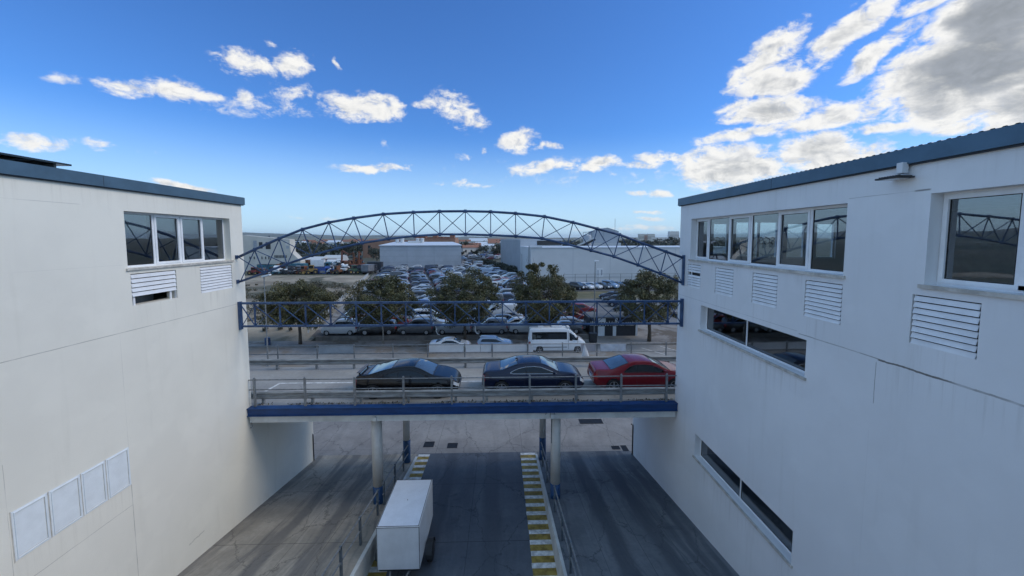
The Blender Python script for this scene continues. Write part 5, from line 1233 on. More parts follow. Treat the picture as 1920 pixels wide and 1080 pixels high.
for a, b in ((.05, 1.0), (1.9, 2.8), (3.3, 5.5)):
    for k in range(8): m.box(a, b, .03, .058, .06 + k * .145, .06 + k * .145 + .12)
m.build('shutter', hut)
m = MB().mat(MAT['white_paint']); rg = random.Random(8); x = .1
while x < 5.4:
    pts = []; w3 = rg.uniform(.25, .5); hgt = rg.uniform(.35, .6); ph = rg.uniform(0, 6)
    for k in range(15): a = k / 14 * 6.28 * rg.uniform(.9, 1.1); pts.append((x + w3 * (.5 + .5 * math.sin(a + ph)) , .008, 1.32 + hgt * (.5 + .5 * math.sin(2 * a + ph * 1.7 + rg.uniform(-.3, .3)))))
    m.tube(pts, rg.uniform(.018, .034), 5); x += w3 * .8
m.build('graffiti', hut)
m = MB().mat(MAT['dark_plastic']); m.bbox(-.4, .4, -.35, .35, 0, 1.0, .04); m.bbox(-.43, .43, -.38, .38, 1.0, 1.09, .03)
tag(m.build('waste_bin', loc=(10.45, 43.6, G0 + .125)), 'dark wheeled waste bin at the lamp post before the hut', 'bin')
def lamp(label, x, y, zb, h, double):
    t = thing('street_lamp', label, 'street lamp', (x, y, zb), 0, 'street lamps')
    m = MB().mat(MAT['galv']); m.tube([(0, 0, 0), (0, 0, 1.2), (0, 0, h)], [.085, .075, .045], 10); m.box(-.18, .18, -.18, .18, -.02, .03); m.build('pole', t)
    m = MB().mat(MAT['white_metal'])
    if double: m.bbox(-.08, .42, -.14, .14, h - .02, h + .12, .04)
    else: m.bbox(-.15, .62, -.17, .17, h - .03, h + .12, .05, Matrix.Rotation(R(-14), 3, 'Y'), (0, 0, h))
    m.build('lamp_head', t)
lamp('street lamp with tilted white head beside the fallow land', -21.65, 36.66, G0, 8.35, False)
lamp('street lamp standing between the minibus and the graffiti hut', 10.62, 43.8, G0 + .12, 9.15, True)
m = MB().mat(MAT['white_sheet'])
pts = [(0, 0, 1.25), (.05, -.03, 1.0), (.12, -.05, .7), (.1, -.08, .4), (.3, -.12, .05), (.5, -.16, .0)]
for (a, b) in zip(pts, pts[1:]): m.bar(a, b, .16, .03)
tag(m.build('torn_plastic', loc=(-3.05, 45.6, G1 + .2)), 'strip of torn white plastic hanging between two silver vans', 'plastic')
m = MB().mat(MAT['white_sheet']); [m.bar(a, b, .10, .03) for a, b in zip(pts, pts[1:])]
tag(m.build('torn_plastic', loc=(-7.6, 45.7, G1 + .1)), 'thin torn white plastic beside the grey small van', 'plastic')
tag(MB().mat(MAT['blue']).bbox(-.45, .45, -.35, .35, 0, .55, .08).build('plastic_drum', loc=(-21.9, 47.6, G1 - .3)) if False else MB().mat(MAT['blue']).lathe([(.25, 0), (.29, .05), (.28, .4), (.29, .45), (.28, .8), (.1, .85)], 16).build('plastic_drum', loc=(-25.7, 43.6, G0 + .12), smooth=False), 'blue plastic drum on the pavement by the fallow land', 'drum')

# ------------------------------------------------------------------ fallow land
mb = MB().mat(MAT['dirt'])
mb.face([(-140, 51.3, G1 + .0), (-22.0, 51.3, G1), (fx(122) + .6, 122, G1), (-140, 122, G1)]); mb.face([(-140, 45.19, G0 + .02), (-21.9, 45.19, G0 + .02), (-22.0, 51.3, G1), (-140, 51.3, G1)])
structure('fallow_land', mb)
rs = np.random.RandomState(2); cents, rad = [], []
rg = random.Random(21)
for k in range(760):
    y = 46 + 60 * rg.random() ** 1.3; x = rg.uniform(-95, fx(y) - .6)
    if math.sin(x * .21 + 1.3) + math.sin(y * .23) + math.sin((x + y) * .11) + rg.gauss(0, .5) < .55: continue
    s = rg.uniform(.2, .6); cents.append((x, y, G1 + s * .3)); rad.append(s)
for (px, py, n, sp) in [(520, 560, 46, 3.2), (585, 585, 44, 3.0), (640, 560, 30, 2.5), (545, 600, 36, 2.4), (620, 540, 26, 3.5), (480, 590, 18, 2.0), (500, 575, 24, 2.5), (600, 555, 30, 3.5), (570, 540, 26, 3.5)]:
    q = on_ground(px, py, G1)
    for k in range(n): cents.append((min(q.x + rg.gauss(0, sp), fx(q.y) - 1), max(46.5, q.y + rg.gauss(0, sp * .8)), G1 + rg.uniform(.2, .9))); rad.append(rg.uniform(.5, .95))
V, Fc = leaves_mesh(cents, rad, 55, .13, rs, .7)
o = mesh_np('dry_scrub', V, Fc, leaf_mat('dry_scrub', (.045, .045, .022), (.11, .095, .05), (.16, .125, .075))); tag(o, 'dry scrub and weeds spread over the fallow land', 'scrub', None, 'stuff')

# ------------------------------------------------------------------ warehouses
MAT['grey_panel'] = M('grey_wall_panel', (.38, .41, .45), .6, 0, .07, .3, world_pos=True)
MAT['seam'] = M('panel_seam', (.30, .33, .37), .7)
MAT['wh_white'] = M('white_wall_panel', (.55, .565, .575), .6, 0, .06, .15, world_pos=True)
MAT['wh_roof'] = M('pale_roof_sheet', (.62, .65, .69), .45, .1, .06)
MAT['terracotta'] = M('terracotta_render', (.33, .18, .12), .8, 0, .15, .2)
MAT['tile'] = M('clay_roof_tile', (.26, .12, .075), .8, 0, .25, 1.0)
MAT['cream'] = M('cream_render', (.55, .52, .46), .8, 0, .08, .3)
MAT['pale_house'] = M('pale_house_render', (.62, .60, .56), .8, 0, .08, .3)
t = thing('warehouse', 'long light grey panel warehouse behind the packed cars with four roof vents', 'warehouse', (-45.6, 150.9, G1), R(7.5))
W, D, Hh = 30.6, 36, 8.75
m = MB().mat(MAT['grey_panel']); m.box(0, W, 0, D, 0, Hh)
m.mat(MAT['seam']); [m.box(.02, W - .02, -.012, -.002, z, z + .10) for z in (2.2, 4.45, 6.7)]; [m.box(x, x + .16, -.022, -.013, .1, Hh - .1) for x in (9.9, 20.1)]; m.build('wall', t)
m = MB().mat(MAT['wh_roof']); A = [(-.3, -.3, Hh), (W + .3, -.3, Hh), (W + .3, D + .3, Hh), (-.3, D + .3, Hh)]; A2 = [(W * .1, D * .5, Hh + 1.1), (W * .9, D * .5, Hh + 1.1)]
m.face([A[0], A[1], A2[1], A2[0]]); m.face([A[2], A[3], A2[0], A2[1]]); m.face([A[1], A[2], A2[1]]); m.face([A[3], A[0], A2[0]]); m.box(-.3, W + .3, -.35, -.301, Hh - .25, Hh + .02); m.build('roof', t)
for px in (752, 761, 789.5, 798):
    q = at_depth(px, 455, 163); m = MB().mat(MAT['wh_white']); m.lathe([(.75, Hh - .2), (.75, Hh + 2.2), (.9, Hh + 2.25), (.9, Hh + 2.5), (.2, Hh + 2.7)], 16, (q.x + 45.6, 12, 0)); m.build('roof_vent', t)
q = at_depth(783, 456, 163); m = MB().mat(MAT['wh_white']); m.bbox(q.x + 45.6 - 2.4, q.x + 45.6 + 2.4, 11, 15, Hh, Hh + 1.6, .1); m.build('roof_unit', t)
# white warehouse, set at an angle
RA = R(6.5); t = thing('warehouse', 'huge pale warehouse beyond the driveway with ladder and white pipe on its flank', 'warehouse', (8.1, 104.2, G1), RA)
W, D, Hh = 58, 70, 8.75
m = MB().mat(MAT['wh_white']); m.box(0, W, 0, 17, 0, Hh); m.box(-.02, W, 17.02, D, 0, 11.2) if False else None
m.mat(MAT['seam']); [m.box(x, x + .05, -.012, -.002, .1, Hh - .3) for x in (11.5, 22, 31, 41)]; m.box(0, W, -.012, -.002, .9, .98); m.build('wall', t)
m = MB().mat(MAT['grey_panel']); m.box(-.03, 13.2, 17.01, D, 0, 11.05); [m.box(-.09, -.031, y, y + .18, 0, 10.9) for y in np.arange(17.4, D, 1.1)]; m.mat(MAT['seam']); m.mat(MAT['dark_plastic']); m.box(5.2, 13.0, 16.9, 17.0, Hh + .5, 10.6); m.build('rear_block', t)
m = MB().mat(MAT['wh_roof']); m.box(-.15, W + .1, -.15, 17.0, Hh, Hh + .22); m.box(-.2, 3.0, -.3, 1.5, Hh + .22, Hh + .5); m.build('roof', t)
m = MB().mat(MAT['wh_white']); m.tube([(-.35, 13.5, 0), (-.35, 13.5, 6.8)], .16, 8); m.build('white_pipe', t)
m = MB().mat(MAT['dark_plastic']); [m.bar((-.25, y, .5), (-.25, y, Hh + .6), .06) for y in (1.2, 1.8)]; [m.bar((-.25, 1.2, z), (-.25, 1.8, z), .05) for z in np.arange(.7, Hh, .45)]; m.build('ladder', t)
q = at_depth(1128, 512, 106); m = MB().mat(MAT['white_metal']); dxx = 18.2; m.box(dxx, dxx + 1.9, -.06, -.013, .9, 3.2); m.mat(MAT['seam']); m.box(dxx + .25, dxx + .5, -.075, -.061, 1.3, 2.8); m.box(dxx + 1.2, dxx + 1.6, -.075, -.061, 1.3, 2.8); m.build('door', t)
t = thing('perimeter_fence', 'low pale wall with railed fence in front of the white warehouse', 'fence', (16, 99, G1), R(5))
m = MB().mat(MAT['wh_white']); m.box(0, 42, 0, .15, 0, .75); m.build('low_wall', t)
for k in range(15):
    m = MB().mat(MAT['galv']); m.box(k * 3 - .05, k * 3 + .05, -.06, -.003, 0, 2.3); m.build('post', t)
m = MB().mat(MAT['galv']); [m.box(0, 42, -.10, -.061, z, z + .07) for z in (1.3, 2.2)]; m.build('rail', t)
# silo, conveyor and gabled tower behind
t = thing('process_tower', 'gabled grey tower block rising behind the pale warehouse', 'tower', (at_depth(1113, 450, 150).x, 150, G1))
m = MB().mat(MAT['grey_panel']); W = 9.6; Z0, Z1 = 0, 14.2
m.box(0, W, 0, 9, 0, 14.0); m.face([(0, -.02, 14), (W, -.02, 14), (W * .55, -.02, 15.4)]); m.face([(0, 9, 14), (W * .55, 9, 15.4), (W, 9, 14)]); m.build('wall', t)
m = MB().mat(MAT['seam']); m.face([(-.1, -.1, 14), (W * .55, -.1, 15.42), (W * .55, 9.1, 15.42), (-.1, 9.1, 14)]); m.face([(W * .55, -.1, 15.42), (W + .1, -.1, 14), (W + .1, 9.1, 14), (W * .55, 9.1, 15.42)]); m.box(3.7, 3.85, -.05, -.021, 8, 14); m.build('roof', t)
m = MB().mat(MAT['wh_white']); m.box(-.4, W + .5, -1.4, -.2, 0, 9.6); m.build('lower_block', t)
m = MB().mat(MAT['galv']); m.tube([(W - .3, 4, 14.2), (W - .3, 4, 19)], .07, 5); m.build('mast', t)
t = thing('silo', 'cylindrical grey silo with railed top and sloping conveyor behind the pale warehouse', 'silo', (at_depth(1101, 450, 146).x, 146, G1))
m = MB().mat(MAT['grey_panel']); m.lathe([(1.5, 0), (1.5, 12.2), (1.2, 12.6)], 20); m.build('tank', t, smooth=False)
m = MB().mat(MAT['galv']); m.tube([(1.6 * math.cos(a), 1.6 * math.sin(a), 13.6) for a in np.arange(0, 6.28, .4)], .06, 5, closed=True); [m.bar((1.6 * math.cos(a), 1.6 * math.sin(a), 12.3), (1.6 * math.cos(a), 1.6 * math.sin(a), 13.6), .07) for a in np.arange(0, 6.28, .8)]; m.build('top_railing', t)
m = MB().mat(MAT['wh_white']); m.bar((-4.2, -2, 8.6), (2.4, -2, 11.6), .5, .5); m.mat(MAT['dark_plastic']); m.bar((-2.2, -2.6, 8.7), (2.4, -2.6, 11.0), .7, .4); m.build('conveyor', t)
# terracotta block and cream factory
t = thing('terracotta_building', 'long terracotta building seen behind the light grey warehouse', 'building', (at_depth(680, 460, 235).x, 235, G1))
Wd = at_depth(853, 460, 235).x - at_depth(680, 460, 235).x
m = MB().mat(MAT['terracotta']); m.box(0, Wd, 0, 24, 0, 10.3); m.box(Wd * .55, Wd - .2, 4, 22, 10.3, 11.7); m.build('wall', t)
m = MB().mat(MAT['tile']); m.box(-.3, Wd + .3, -.3, 24.3, 10.302, 10.6) if False else [m.box(x, x + 2.6, 3.5, 9, 11.7, 12.6 + .5 * math.sin(x * 3)) for x in np.arange(Wd * .56, Wd - 3, 3.4)]; m.build('roof', t)
for x in np.arange(3, Wd - 6, 7.5):
    m = MB().mat(MAT['dark_plastic']); m.box(x, x + 1.6, -.05, .02, 5.5, 7.2); m.build('window', t)
t = thing('cream_factory', 'cream factory building with sloping side wing behind the left end of the scrap machinery', 'building', (0, 139, G1))
def P(px, py): q = at_depth(px, py, 139); return (q.x, 0, q.z - G1)
m = MB().mat(MAT['cream']); pts = [P(430, 516), P(566, 516), P(563, 489), P(545, 472), P(543, 449), P(455, 441), P(430, 441)]
m.face(pts); m.face([(x, 3.5, z) for x, y, z in pts][::-1])
for a, b in zip(pts, pts[1:] + pts[:1]): m.face([b, a, (a[0], 3.5, a[2]), (b[0], 3.5, b[2])])
m.build('wall', t)
for (a, b, c, d, mt) in [(486, 492, 454, 466, 'dark_plastic'), (498.5, 507, 454, 467, 'dark_plastic'), (475.5, 481.5, 451, 465, 'seam'), (535, 539, 452, 459, 'pale_house'), (537, 542, 461, 466, 'grey_panel')] + [(x, x + 1.6, 481, 486, 'dark_plastic') for x in (468, 476, 490.5, 497.5, 503.5)] + [(x, x + 1.3, 478.5, 483.5, 'dark_plastic') for x in np.arange(515, 536, 2.6)]:
    A, B2 = P(a, d), P(b, c); m = MB().mat(MAT[mt]); m.box(A[0], B2[0], -.06, .02, A[2], B2[2]); m.build('window' if mt == 'dark_plastic' else 'wall_panel', t)

# ------------------------------------------------------------------ scrap yard machinery along the far edge of the fallow land
def mc(name, col): 
    if name not in MAT: MAT[name] = M(name, col, .55, .1, .25, .8)
    return MAT[name]
PC = dict(orange=mc('orange_plant_paint', (.19, .065, .03)), yellow=mc('yellow_plant_paint', (.26, .17, .05)), teal=mc('teal_paint', (.04, .14, .19)), blue=mc('blue_tarp', (.04, .09, .30)), red=mc('red_plant_paint', (.17, .03, .03)), dark=mc('dark_scrap', (.03, .032, .04)), white=MAT['white_metal'], rust=MAT['rust'], green=mc('green_paint', (.05, .10, .06)), grey=mc('grey_scrap', (.16, .17, .19)))
SY = 'machines and scrap in the yard beyond the fallow land'
def place(px, py): return on_ground(px, py, G1)
def truck(label, px, py, col, box, rz=0, L=6.5, H=3.2):
    q = place(px, py); m = MB(); m.mat(PC['dark']); m.box(-L / 2, L / 2, -.9, .9, .6, .9)
    m.mat(PC[col]); m.bbox(L / 2 - 1.9, L / 2, -1.15, 1.15, .7, 2.9, .12); m.mat(MAT['carglass']); m.box(L / 2 - .5, L / 2 + .02, -1.0, 1.0, 1.75, 2.6); m.box(L / 2 - 1.5, L / 2 - .6, -1.17, 1.17, 1.8, 2.55)
    m.mat(PC[box]); m.bbox(-L / 2, L / 2 - 2.1, -1.2, 1.2, .95, H, .05)
    for x in (-L / 2 + 1, -L / 2 + 2.2, L / 2 - 1.0):
        for s in (-1, 1): m.mat(MAT['tyre']); m.lathe([(.1, -.15), (.5, -.15), (.5, .15), (.1, .15)], 12, (x, s * 1.0, .5), 'y')
    tag(m.build('truck', loc=(q.x, q.y, G1)), label, 'truck', SY).rotation_euler = (0, 0, rz)
def loader(label, px, py, col, rz=0, s=1.0, mast=0.0):
    q = place(px, py); m = MB(); m.mat(PC[col]); m.bbox(-1.6, 1.0, -.8, .8, .8, 1.7, .15); m.bbox(-.6, .7, -.75, .75, 1.7, 2.9, .08); m.mat(MAT['carglass']); m.box(-.5, .72, -.77, .77, 1.9, 2.7)
    m.mat(PC[col]); m.bar((.8, .6, 1.4), (2.4, .6, .9), .18); m.bar((.8, -.6, 1.4), (2.4, -.6, .9), .18); m.bar((2.4, -.9, .5), (2.4, .9, .5), .6, .7)
    if mast: m.bar((-.8, 0, 1.6), (-.5, 0, mast), .45, .35); m.bar((-.5, 0, mast), (1.2, 0, mast - 1.0), .35)
    for x, r in ((-1.1, .75), (.9, .6)):
        for ss in (-1, 1): m.mat(MAT['tyre']); m.lathe([(.15, -.2), (r, -.18), (r, .18), (.15, .2)], 14, (x, ss * .95, r), 'y'); m.mat(PC['yellow']); m.lathe([(.01, ss * .21), (.28, ss * .2)], 10, (x, ss * .95, r), 'y')
    o = tag(m.build('wheel_loader' if not mast else 'crane', loc=(q.x, q.y, G1)), label, 'loader' if not mast else 'crane', SY); o.scale = (s,) * 3; o.rotation_euler = (0, 0, rz)
def container(label, px, py, col, L=6, H=2.6, rz=0):
    q = place(px, py); m = MB().mat(PC[col]); m.box(-L / 2, L / 2, -1.2, 1.2, .1, H)
    for x in np.arange(-L / 2 + .15, L / 2 - .1, .4): m.box(x, x + .2, -1.25, -1.201, .25, H - .15)
    m.mat(PC['dark']); m.box(-L / 2 - .03, L / 2 + .03, -1.22, 1.22, H + .001, H + .08); m.box(-L / 2, L / 2, -1.1, 1.1, 0, .099)
    tag(m.build('container', loc=(q.x, q.y, G1), ), label, 'container', SY).rotation_euler = (0, 0, rz)
def heap(label, px, py, cols, w2, h2, seed):
    q = place(px, py); rg = random.Random(seed); m = MB()
    for k in range(46):
        u = rg.gauss(0, .38); z = max(0, h2 * (1 - min(1, abs(u)) ** 1.5)) * rg.random(); m.mat(PC[rg.choice(cols)]); s = rg.uniform(.25, .9)
        m.box(u * w2 - s, u * w2 + s, rg.uniform(-1.5, 1.0), rg.uniform(1.05, 1.6), z, z + s * rg.uniform(.4, 1.0), Matrix.Rotation(rg.uniform(-.7, .7), 3, rg.choice('XYZ')))
    tag(m.build('scrap_heap', loc=(q.x, q.y, G1)), label, 'scrap heap', SY)
truck('teal truck with open body in the scrap yard', 557, 512, 'teal', 'teal', R(170))
truck('truck with white box body in the scrap yard', 603, 507, 'teal', 'white', R(10), 6.5, 3.8)
truck('red lorry with rusty load behind the blue container', 612, 503, 'red', 'rust', R(185), 7, 3.6)
truck('small orange lorry with dark load in the scrap yard', 576, 505, 'orange', 'rust', R(5), 6, 3.5)
loader('yellow wheel loader before the orange lorry', 585, 514, 'yellow', R(200))
loader('red tractor by the cream factory wall', 475, 515, 'red', R(20), .8)
loader('orange wheel loader beside the teal truck', 571, 514, 'orange', R(170), .9)
loader('dark wheel loader at the fence end of the scrap yard', 664, 514, 'green', R(30))
loader('tall orange crane nearest the white shed in the scrap yard', 646, 507, 'orange', R(0), 1.2, 5.8)
loader('middle orange crane in the scrap yard', 660, 506, 'rust', R(180), 1.2, 5.2)
loader('orange crane closest to the light grey warehouse', 675, 505, 'orange', R(90), 1.2, 5.4)
container('bright blue container in the middle of the scrap yard', 599, 513, 'blue', 5, 2.2)
container('grey blue container before the cream factory', 500, 509, 'teal', 5.0, 2.4)
container('dark container beside the crates next to the grey warehouse', 704, 506, 'dark', 5, 2.8)
container('white cabin standing among the scrap machines', 586, 500, 'white', 3, 3.2)
container('green container half behind the red lorry', 624, 504, 'green', 5, 2.4)
heap('dark scrap heap with white pieces before the cranes', 642, 513, ['dark', 'dark', 'grey', 'white', 'rust'], 5.5, 2.6, 1)
heap('brown scrap heap between cream factory and teal truck', 530, 511, ['rust', 'grey', 'green', 'dark'], 5.0, 3.2, 2)
heap('low dark scrap heap beside the grey blue container', 518, 514, ['dark', 'dark', 'teal', 'white'], 5.0, 1.6, 3)
heap('scrap heap with white parts in front of the teal truck', 543, 514, ['white', 'grey', 'dark', 'dark'], 4.0, 1.6, 4)
heap('dark mixed scrap heap under the middle crane', 655, 511, ['dark', 'rust', 'dark', 'red'], 6.0, 3.0, 5)
heap('dark scrap heap touching the boundary fence', 682, 511, ['dark', 'dark', 'grey'], 4.0, 2.4, 6)
heap('blue and white scrap heap beside the bright blue container', 619, 513, ['blue', 'white', 'dark', 'grey'], 3.4, 2.0, 7)
heap('dark scrap heap left of the yellow wheel loader', 561, 513, ['dark', 'dark', 'grey', 'rust'], 4.5, 2.2, 8)
heap('rusty scrap heap behind the bright blue container', 592, 506, ['rust', 'dark', 'red', 'grey'], 5.5, 3.2, 9)
heap('dark scrap heap behind the white storage tank', 636, 505, ['dark', 'teal', 'grey', 'white'], 6.0, 3.0, 10)
heap('tall brown scrap heap behind the orange crane row', 668, 504, ['rust', 'rust', 'grey', 'dark'], 6.0, 4.2, 11)
heap('dark scrap heap between red tractor and grey blue container', 487, 514, ['dark', 'rust', 'grey'], 3.0, 1.6, 12)
heap('mixed scrap heap in front of the white cabin', 581, 511, ['dark', 'dark', 'yellow', 'white'], 4.0, 1.8, 13)
truck('dark lorry with grey body beside the boundary fence', 693, 513, 'dark', 'grey', R(80), 6, 3.0)
truck('white van-bodied truck behind the dark scrap heap of the yard', 548, 505, 'white', 'white', R(175), 5.5, 3.0)
loader('rusty tractor among the scrap by the blue container', 633, 514, 'rust', R(150), .9)
q = place(629, 504); m = MB().mat(MAT['white_metal']); m.lathe([(.1, -3.2), (1.0, -2.9), (1.1, -2.6), (1.1, 2.6), (1.0, 2.9), (.1, 3.2)], 18, (0, 0, 2.4), 'x'); m.mat(PC['dark']); [m.box(x, x + .3, -.8, .8, 0, 1.6) for x in (-2, 1.7)]
tag(m.build('storage_tank', loc=(q.x, q.y, G1)), 'white horizontal storage tank on dark stands in the scrap yard', 'tank', SY)
for (px0, px1, Y, zt, lb) in [(571, 604, 158, -.6, 'low white sheeted shed behind the teal truck'), (605, 640, 162, -.2, 'long low white sheeted shed behind the cranes'), (548, 573, 150, -1.4, 'small white sheeted shed next to the cream factory wing')]:
    a, b = at_depth(px0, 500, Y).x, at_depth(px1, 500, Y).x; m = MB().mat(MAT['wh_white']); h = zt - G1; n = 10; ring = [(0, .45 * h)] + [(4 - 4 * math.cos(math.pi * k / n), .45 * h + .55 * h * math.sin(math.pi * k / n)) for k in range(1, n)] + [(8, .45 * h)]
    ring = [(0, 0)] + ring + [(8, 0)]
    for (d0, z0), (d1, z1) in zip(ring, ring[1:]): m.face([(a, Y + d0, G1 + z0), (b, Y + d0, G1 + z0), (b, Y + d1, G1 + z1), (a, Y + d1, G1 + z1)])
    m.face([(a, Y + d, G1 + z) for d, z in ring]); m.face([(b, Y + d, G1 + z) for d, z in ring][::-1]); tag(m.build('sheeted_shed'), lb, 'shed', SY)

# ------------------------------------------------------------------ plain, woods, houses, hills
def far_tree(px, py, h, wd, label, seed):
    q = place(px, py); rg = random.Random(seed); rs = np.random.RandomState(seed); t = thing('background_tree', label, 'tree', (q.x, q.y, G1), 0, 'trees on the plain')
    cents = []; rad = []
    for k in range(26): d = Vector((rg.gauss(0, 1), rg.gauss(0, 1), rg.gauss(0, 1))).normalized() * rg.uniform(.3, 1) ** .5; cents.append((d.x * wd * .8, d.y * wd * .8, h * .58 + d.z * h * .36)); rad.append(wd * rg.uniform(.22, .4))
    V, Fc = leaves_mesh(cents, rad, 22, h * .06, rs); mesh_np('crown', V, Fc, FARLEAF, t)
    m = MB().mat(MAT['bark']); m.tube([(0, 0, -.2), (0, 0, h * .6)], [h * .035, h * .015], 6); m.build('trunk', t)
FT = [(648, 483, 9, 4.5), (662, 484, 10, 5), (690, 482, 10, 5), (675, 480, 9, 5), (700, 486, 7, 4), (707, 490, 6, 3.5), (565, 480, 8, 6), (590, 478, 9, 6), (612, 479, 8, 6), (634, 480, 9, 5), (867, 475, 10, 5), (874, 474, 9, 4.5), (885, 473, 8, 5), (906, 478, 7, 5), (930, 480, 8, 5), (957, 483, 9, 4), (944, 474, 8, 5), (1170, 466, 11, 7), (1186, 466, 12, 8), (1202, 466, 10, 8), (1222, 466, 11, 8), (1240, 466, 12, 9), (1258, 466, 13, 9), (1275, 466, 12, 9), (1076, 466, 8, 7), (1060, 467, 9, 7), (1088, 466, 9, 6)]
for k, (px, py, h, wd) in enumerate(FT):
    where = 'behind the scrap yard sheds' if px < 640 else 'between the scrap yard and the terracotta building' if px < 720 else 'on the plain beyond the packed cars' if px < 960 else 'behind the pale warehouse roof'
    far_tree(px, py, h, wd, 'dark green tree ' + where, 300 + k)
cents, rad = [], []; rg = random.Random(77); rs = np.random.RandomState(7)
for k in range(170):
    px = rg.uniform(858, 966); Y = rg.uniform(250, 620); q = place(px, 447 + 11.3 * 740 / Y); s = rg.uniform(1.6, 3.6)
    if math.sin(px * .13 + Y * .02) + rg.gauss(0, .6) < .1: continue
    cents.append((q.x, q.y, G1 + s * .7)); rad.append(s)
for k in range(2300):
    px = rg.uniform(380, 1400); u = rg.random(); Y = 230 * (9 ** u)
    py = 447 + 11.3 * 740 / Y
    dens = math.sin(px * .045 + Y * .006) + math.sin(px * .021 + 2 + Y * .0021) + rg.gauss(0, .7)
    if dens < -.15 or (860 < px < 965 and Y < 300): continue
    q = place(px, py); s = rg.uniform(2.6, 6.5); cents.append((q.x, q.y, G1 + s * .8)); rad.append(s)
V, Fc = leaves_mesh(cents, rad, 14, 1.5, rs, .75)
tag(mesh_np('woods', V, Fc, FARLEAF), 'dark belts of trees across the plain before the hills', 'woods', None, 'stuff')
def house(px, py, w2, d2, h2, wall, roof, label, flat=False, cat='house', grp='houses far out on the plain'):
    q = place(px, py); rg = random.Random(int(px * 7)); t = thing('far_house' if not flat else 'far_building', label, cat, (q.x, q.y, G1), R(rg.uniform(-25, 25)) if not flat else 0, grp)
    m = MB().mat(MAT[wall]); m.box(-w2 / 2, w2 / 2, 0, d2, -1, h2); m.build('wall', t)
    m = MB().mat(MAT[roof])
    if flat: m.box(-w2 / 2 - .2, w2 / 2 + .2, -.2, d2 + .2, h2 + .002, h2 + .5)
    else:
        a, b, c = (-w2 / 2 - .4, h2), (w2 / 2 + .4, h2), h2 + w2 * .16
        m.face([(a[0], -.4, h2), (b[0], -.4, h2), (b[0], d2 / 2, c), (a[0], d2 / 2, c)]); m.face([(a[0], d2 / 2, c), (b[0], d2 / 2, c), (b[0], d2 + .4, h2), (a[0], d2 + .4, h2)]); m.face([(a[0], -.4, h2), (a[0], d2 / 2, c), (a[0], d2 + .4, h2)]); m.face([(b[0], -.4, h2), (b[0], d2 + .4, h2), (b[0], d2 / 2, c)])
    m.build('roof', t)
    m = MB().mat(MAT['dark_plastic']); n = max(2, int(w2 / 4))
    for k in range(n): x = -w2 / 2 + (k + .5) * w2 / n; m.box(x - .6, x + .6, -.04, .02, h2 * .35, h2 * .7)
    m.build('window', t)
HS = [(884, 478, 12, 8, 5, 'pale_house', 'tile'), (888, 470, 14, 9, 5, 'terracotta', 'tile'), (905, 466, 16, 9, 5, 'pale_house', 'wh_roof'), (915, 471, 12, 8, 4.5, 'pale_house', 'wh_roof'), (930, 466, 18, 10, 6, 'cream', 'tile'), (948, 463, 16, 9, 6, 'pale_house', 'tile'), (955, 467, 20, 10, 6, 'cream', 'wh_roof'), (872, 462, 16, 9, 7, 'pale_house', 'tile'), (895, 460, 30, 12, 7, 'pale_house', 'wh_roof'), (918, 458, 24, 12, 7, 'pale_house', 'tile'), (940, 457, 24, 12, 7, 'cream', 'tile'),
      (560, 466, 14, 9, 6, 'pale_house', 'wh_roof'), (575, 461, 20, 10, 6, 'pale_house', 'tile'), (597, 465, 14, 9, 5, 'cream', 'tile'), (624, 463, 18, 10, 6, 'pale_house', 'wh_roof'), (610, 459, 22, 11, 6, 'pale_house', 'tile'), (650, 461, 22, 11, 6, 'cream', 'tile'), (668, 458, 26, 12, 6, 'pale_house', 'tile'), (552, 472, 14, 9, 5, 'cream', 'wh_roof'), (690, 461, 18, 10, 6, 'pale_house', 'tile'), (706, 458, 26, 10, 6, 'pale_house', 'tile')]
for k, h in enumerate(HS):
    where = 'among the trees beyond the packed cars' if h[0] > 800 else 'between cream factory and terracotta building'
    house(*h, {'pale_house': 'pale', 'cream': 'cream', 'terracotta': 'orange'}[h[5]] + ' far house, ' + {'tile': 'tiled roof, ', 'wh_roof': 'light roof, '}[h[6]] + where)
for (px, w2, h2, mt, lb) in [(1205, 24, 27, 'cream', 'tan tower block on the skyline right of the gabled tower'), (1213, 20, 23, 'terracotta', 'brownish tower block in the middle of the skyline cluster'), (1221, 26, 27, 'cream', 'tan tower block nearest the white slab on the skyline'), (1237, 60, 15, 'pale_house', 'low wide pale block on the skyline between towers and white slab'), (1264, 34, 36, 'pale_house', 'tall white slab block on the skyline at the white building corner')]:
    house(px, 453.0, w2, 16, h2, mt, 'wh_roof', lb, True, 'building', 'blocks on the skyline')
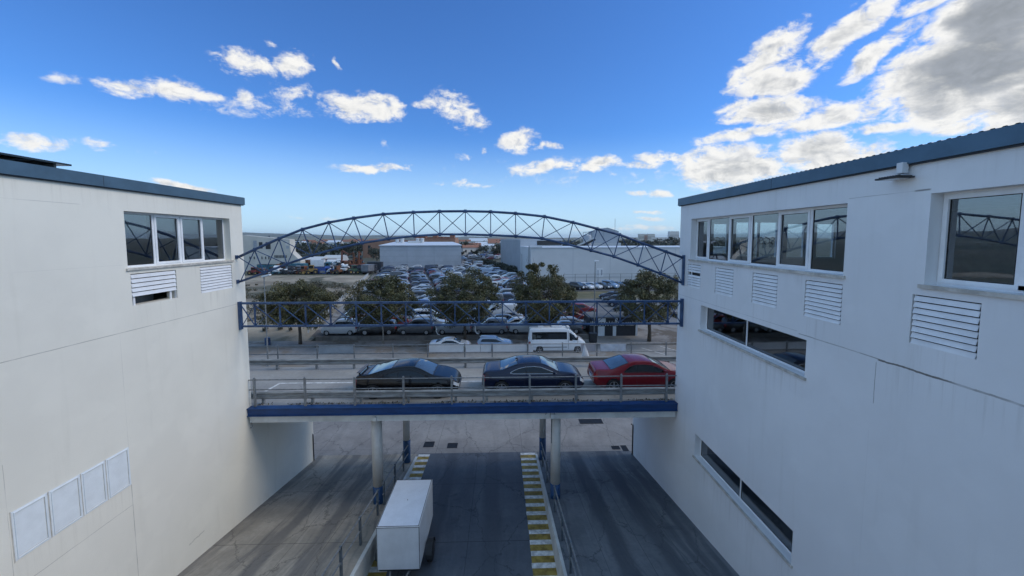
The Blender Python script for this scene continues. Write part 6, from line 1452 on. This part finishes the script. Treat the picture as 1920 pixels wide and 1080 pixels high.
def ridge(d, prof, seed, depth):
    m = MB().mat(MAT['hillside']); rg = random.Random(seed); ph = [rg.uniform(0, 6) for _ in range(6)]; prev = None
    for k in range(-64, 65):
        a = R(k * .9); px = 938 + 740 * math.tan(a) if abs(k) < 60 else (4000 if k > 0 else -4000)
        h = np.interp(px, [p[0] for p in prof], [p[1] for p in prof]) + .8 * math.sin(a * 23 + ph[0]) + .55 * math.sin(a * 51 + ph[1]) + .3 * math.sin(a * 117 + ph[2])
        z = CAM_H + h / 740 * d
        row = [(math.sin(a) * r, math.cos(a) * r, zz) for r, zz in ((d - depth, G1 - 1), (d - depth * .62, G1 + (z - G1) * .30), (d - depth * .25, G1 + (z - G1) * .80), (d, z), (d + depth, G1 - 2))]
        if prev:
            for p, q in zip(range(4), range(1, 5)): m.face([prev[p], row[p], row[q], prev[q]])
        prev = row
    return m
MAT['hillside'] = ground_mat('hillside_fields', (.095, .105, .055), (.20, .18, .12), (.04, .055, .032), 0.0, scale=.0022, patch=(.075, .085, .050), bump=0)
structure('hills', ridge(5200, [(-900, 12), (300, 10), (455, 8.5), (560, 7.0), (700, 5.2), (860, 4.2), (980, 2.6), (1100, 1.6), (1280, 1.2), (2200, 1.0)], 1, 2600), smooth=True, merge=True)
structure('hills', ridge(2600, [(-900, 3), (455, 2.4), (600, 1.2), (760, .4), (900, -.8), (1100, -1.6), (1280, -1.6), (2200, -2)], 2, 1300), smooth=True, merge=True)

# hedge between the farthest packed cars and the pale warehouse, and a wood behind the far lot
cents, rad = [], []; rg = random.Random(31); rs = np.random.RandomState(31)
for k in range(150):
    u = rg.random(); x = -9.5 + 13.5 * u + 1.2; y = 182 - 56 * u; cents.append((x + rg.uniform(-.5, .5), y + rg.uniform(-.8, .8), G1 + rg.uniform(.4, 1.9))); rad.append(rg.uniform(.7, 1.1))
V, Fc = leaves_mesh(cents, rad, 26, .28, rs)
tag(mesh_np('hedge', V, Fc, FARLEAF), 'dark hedge between the packed cars and the flank of the pale warehouse', 'hedge')

for p in PROTO.values():
    for o in [p] + list(p.children_recursive): bpy.data.objects.remove(o)

# ------------------------------------------------------------------ the air
hm = bpy.data.materials.new('air'); hm.use_nodes = True; k = NT(hm.node_tree); k.n.remove(k.n['Principled BSDF'])
pv = k.add('ShaderNodeVolumePrincipled'); pv.inputs['Color'].default_value = (0.80, 0.88, 1.0, 1); pv.inputs['Density'].default_value = 0.00008; pv.inputs['Anisotropy'].default_value = 0.2
k.l.new(pv.outputs[0], k.n['Material Output'].inputs['Volume'])
m = MB().mat(hm); m.box(-14600, 14600, -900, 14600, -7.2, 120); tag(m.build('haze'), 'thin pale air between the viewer and the hills', 'haze', None, 'stuff')
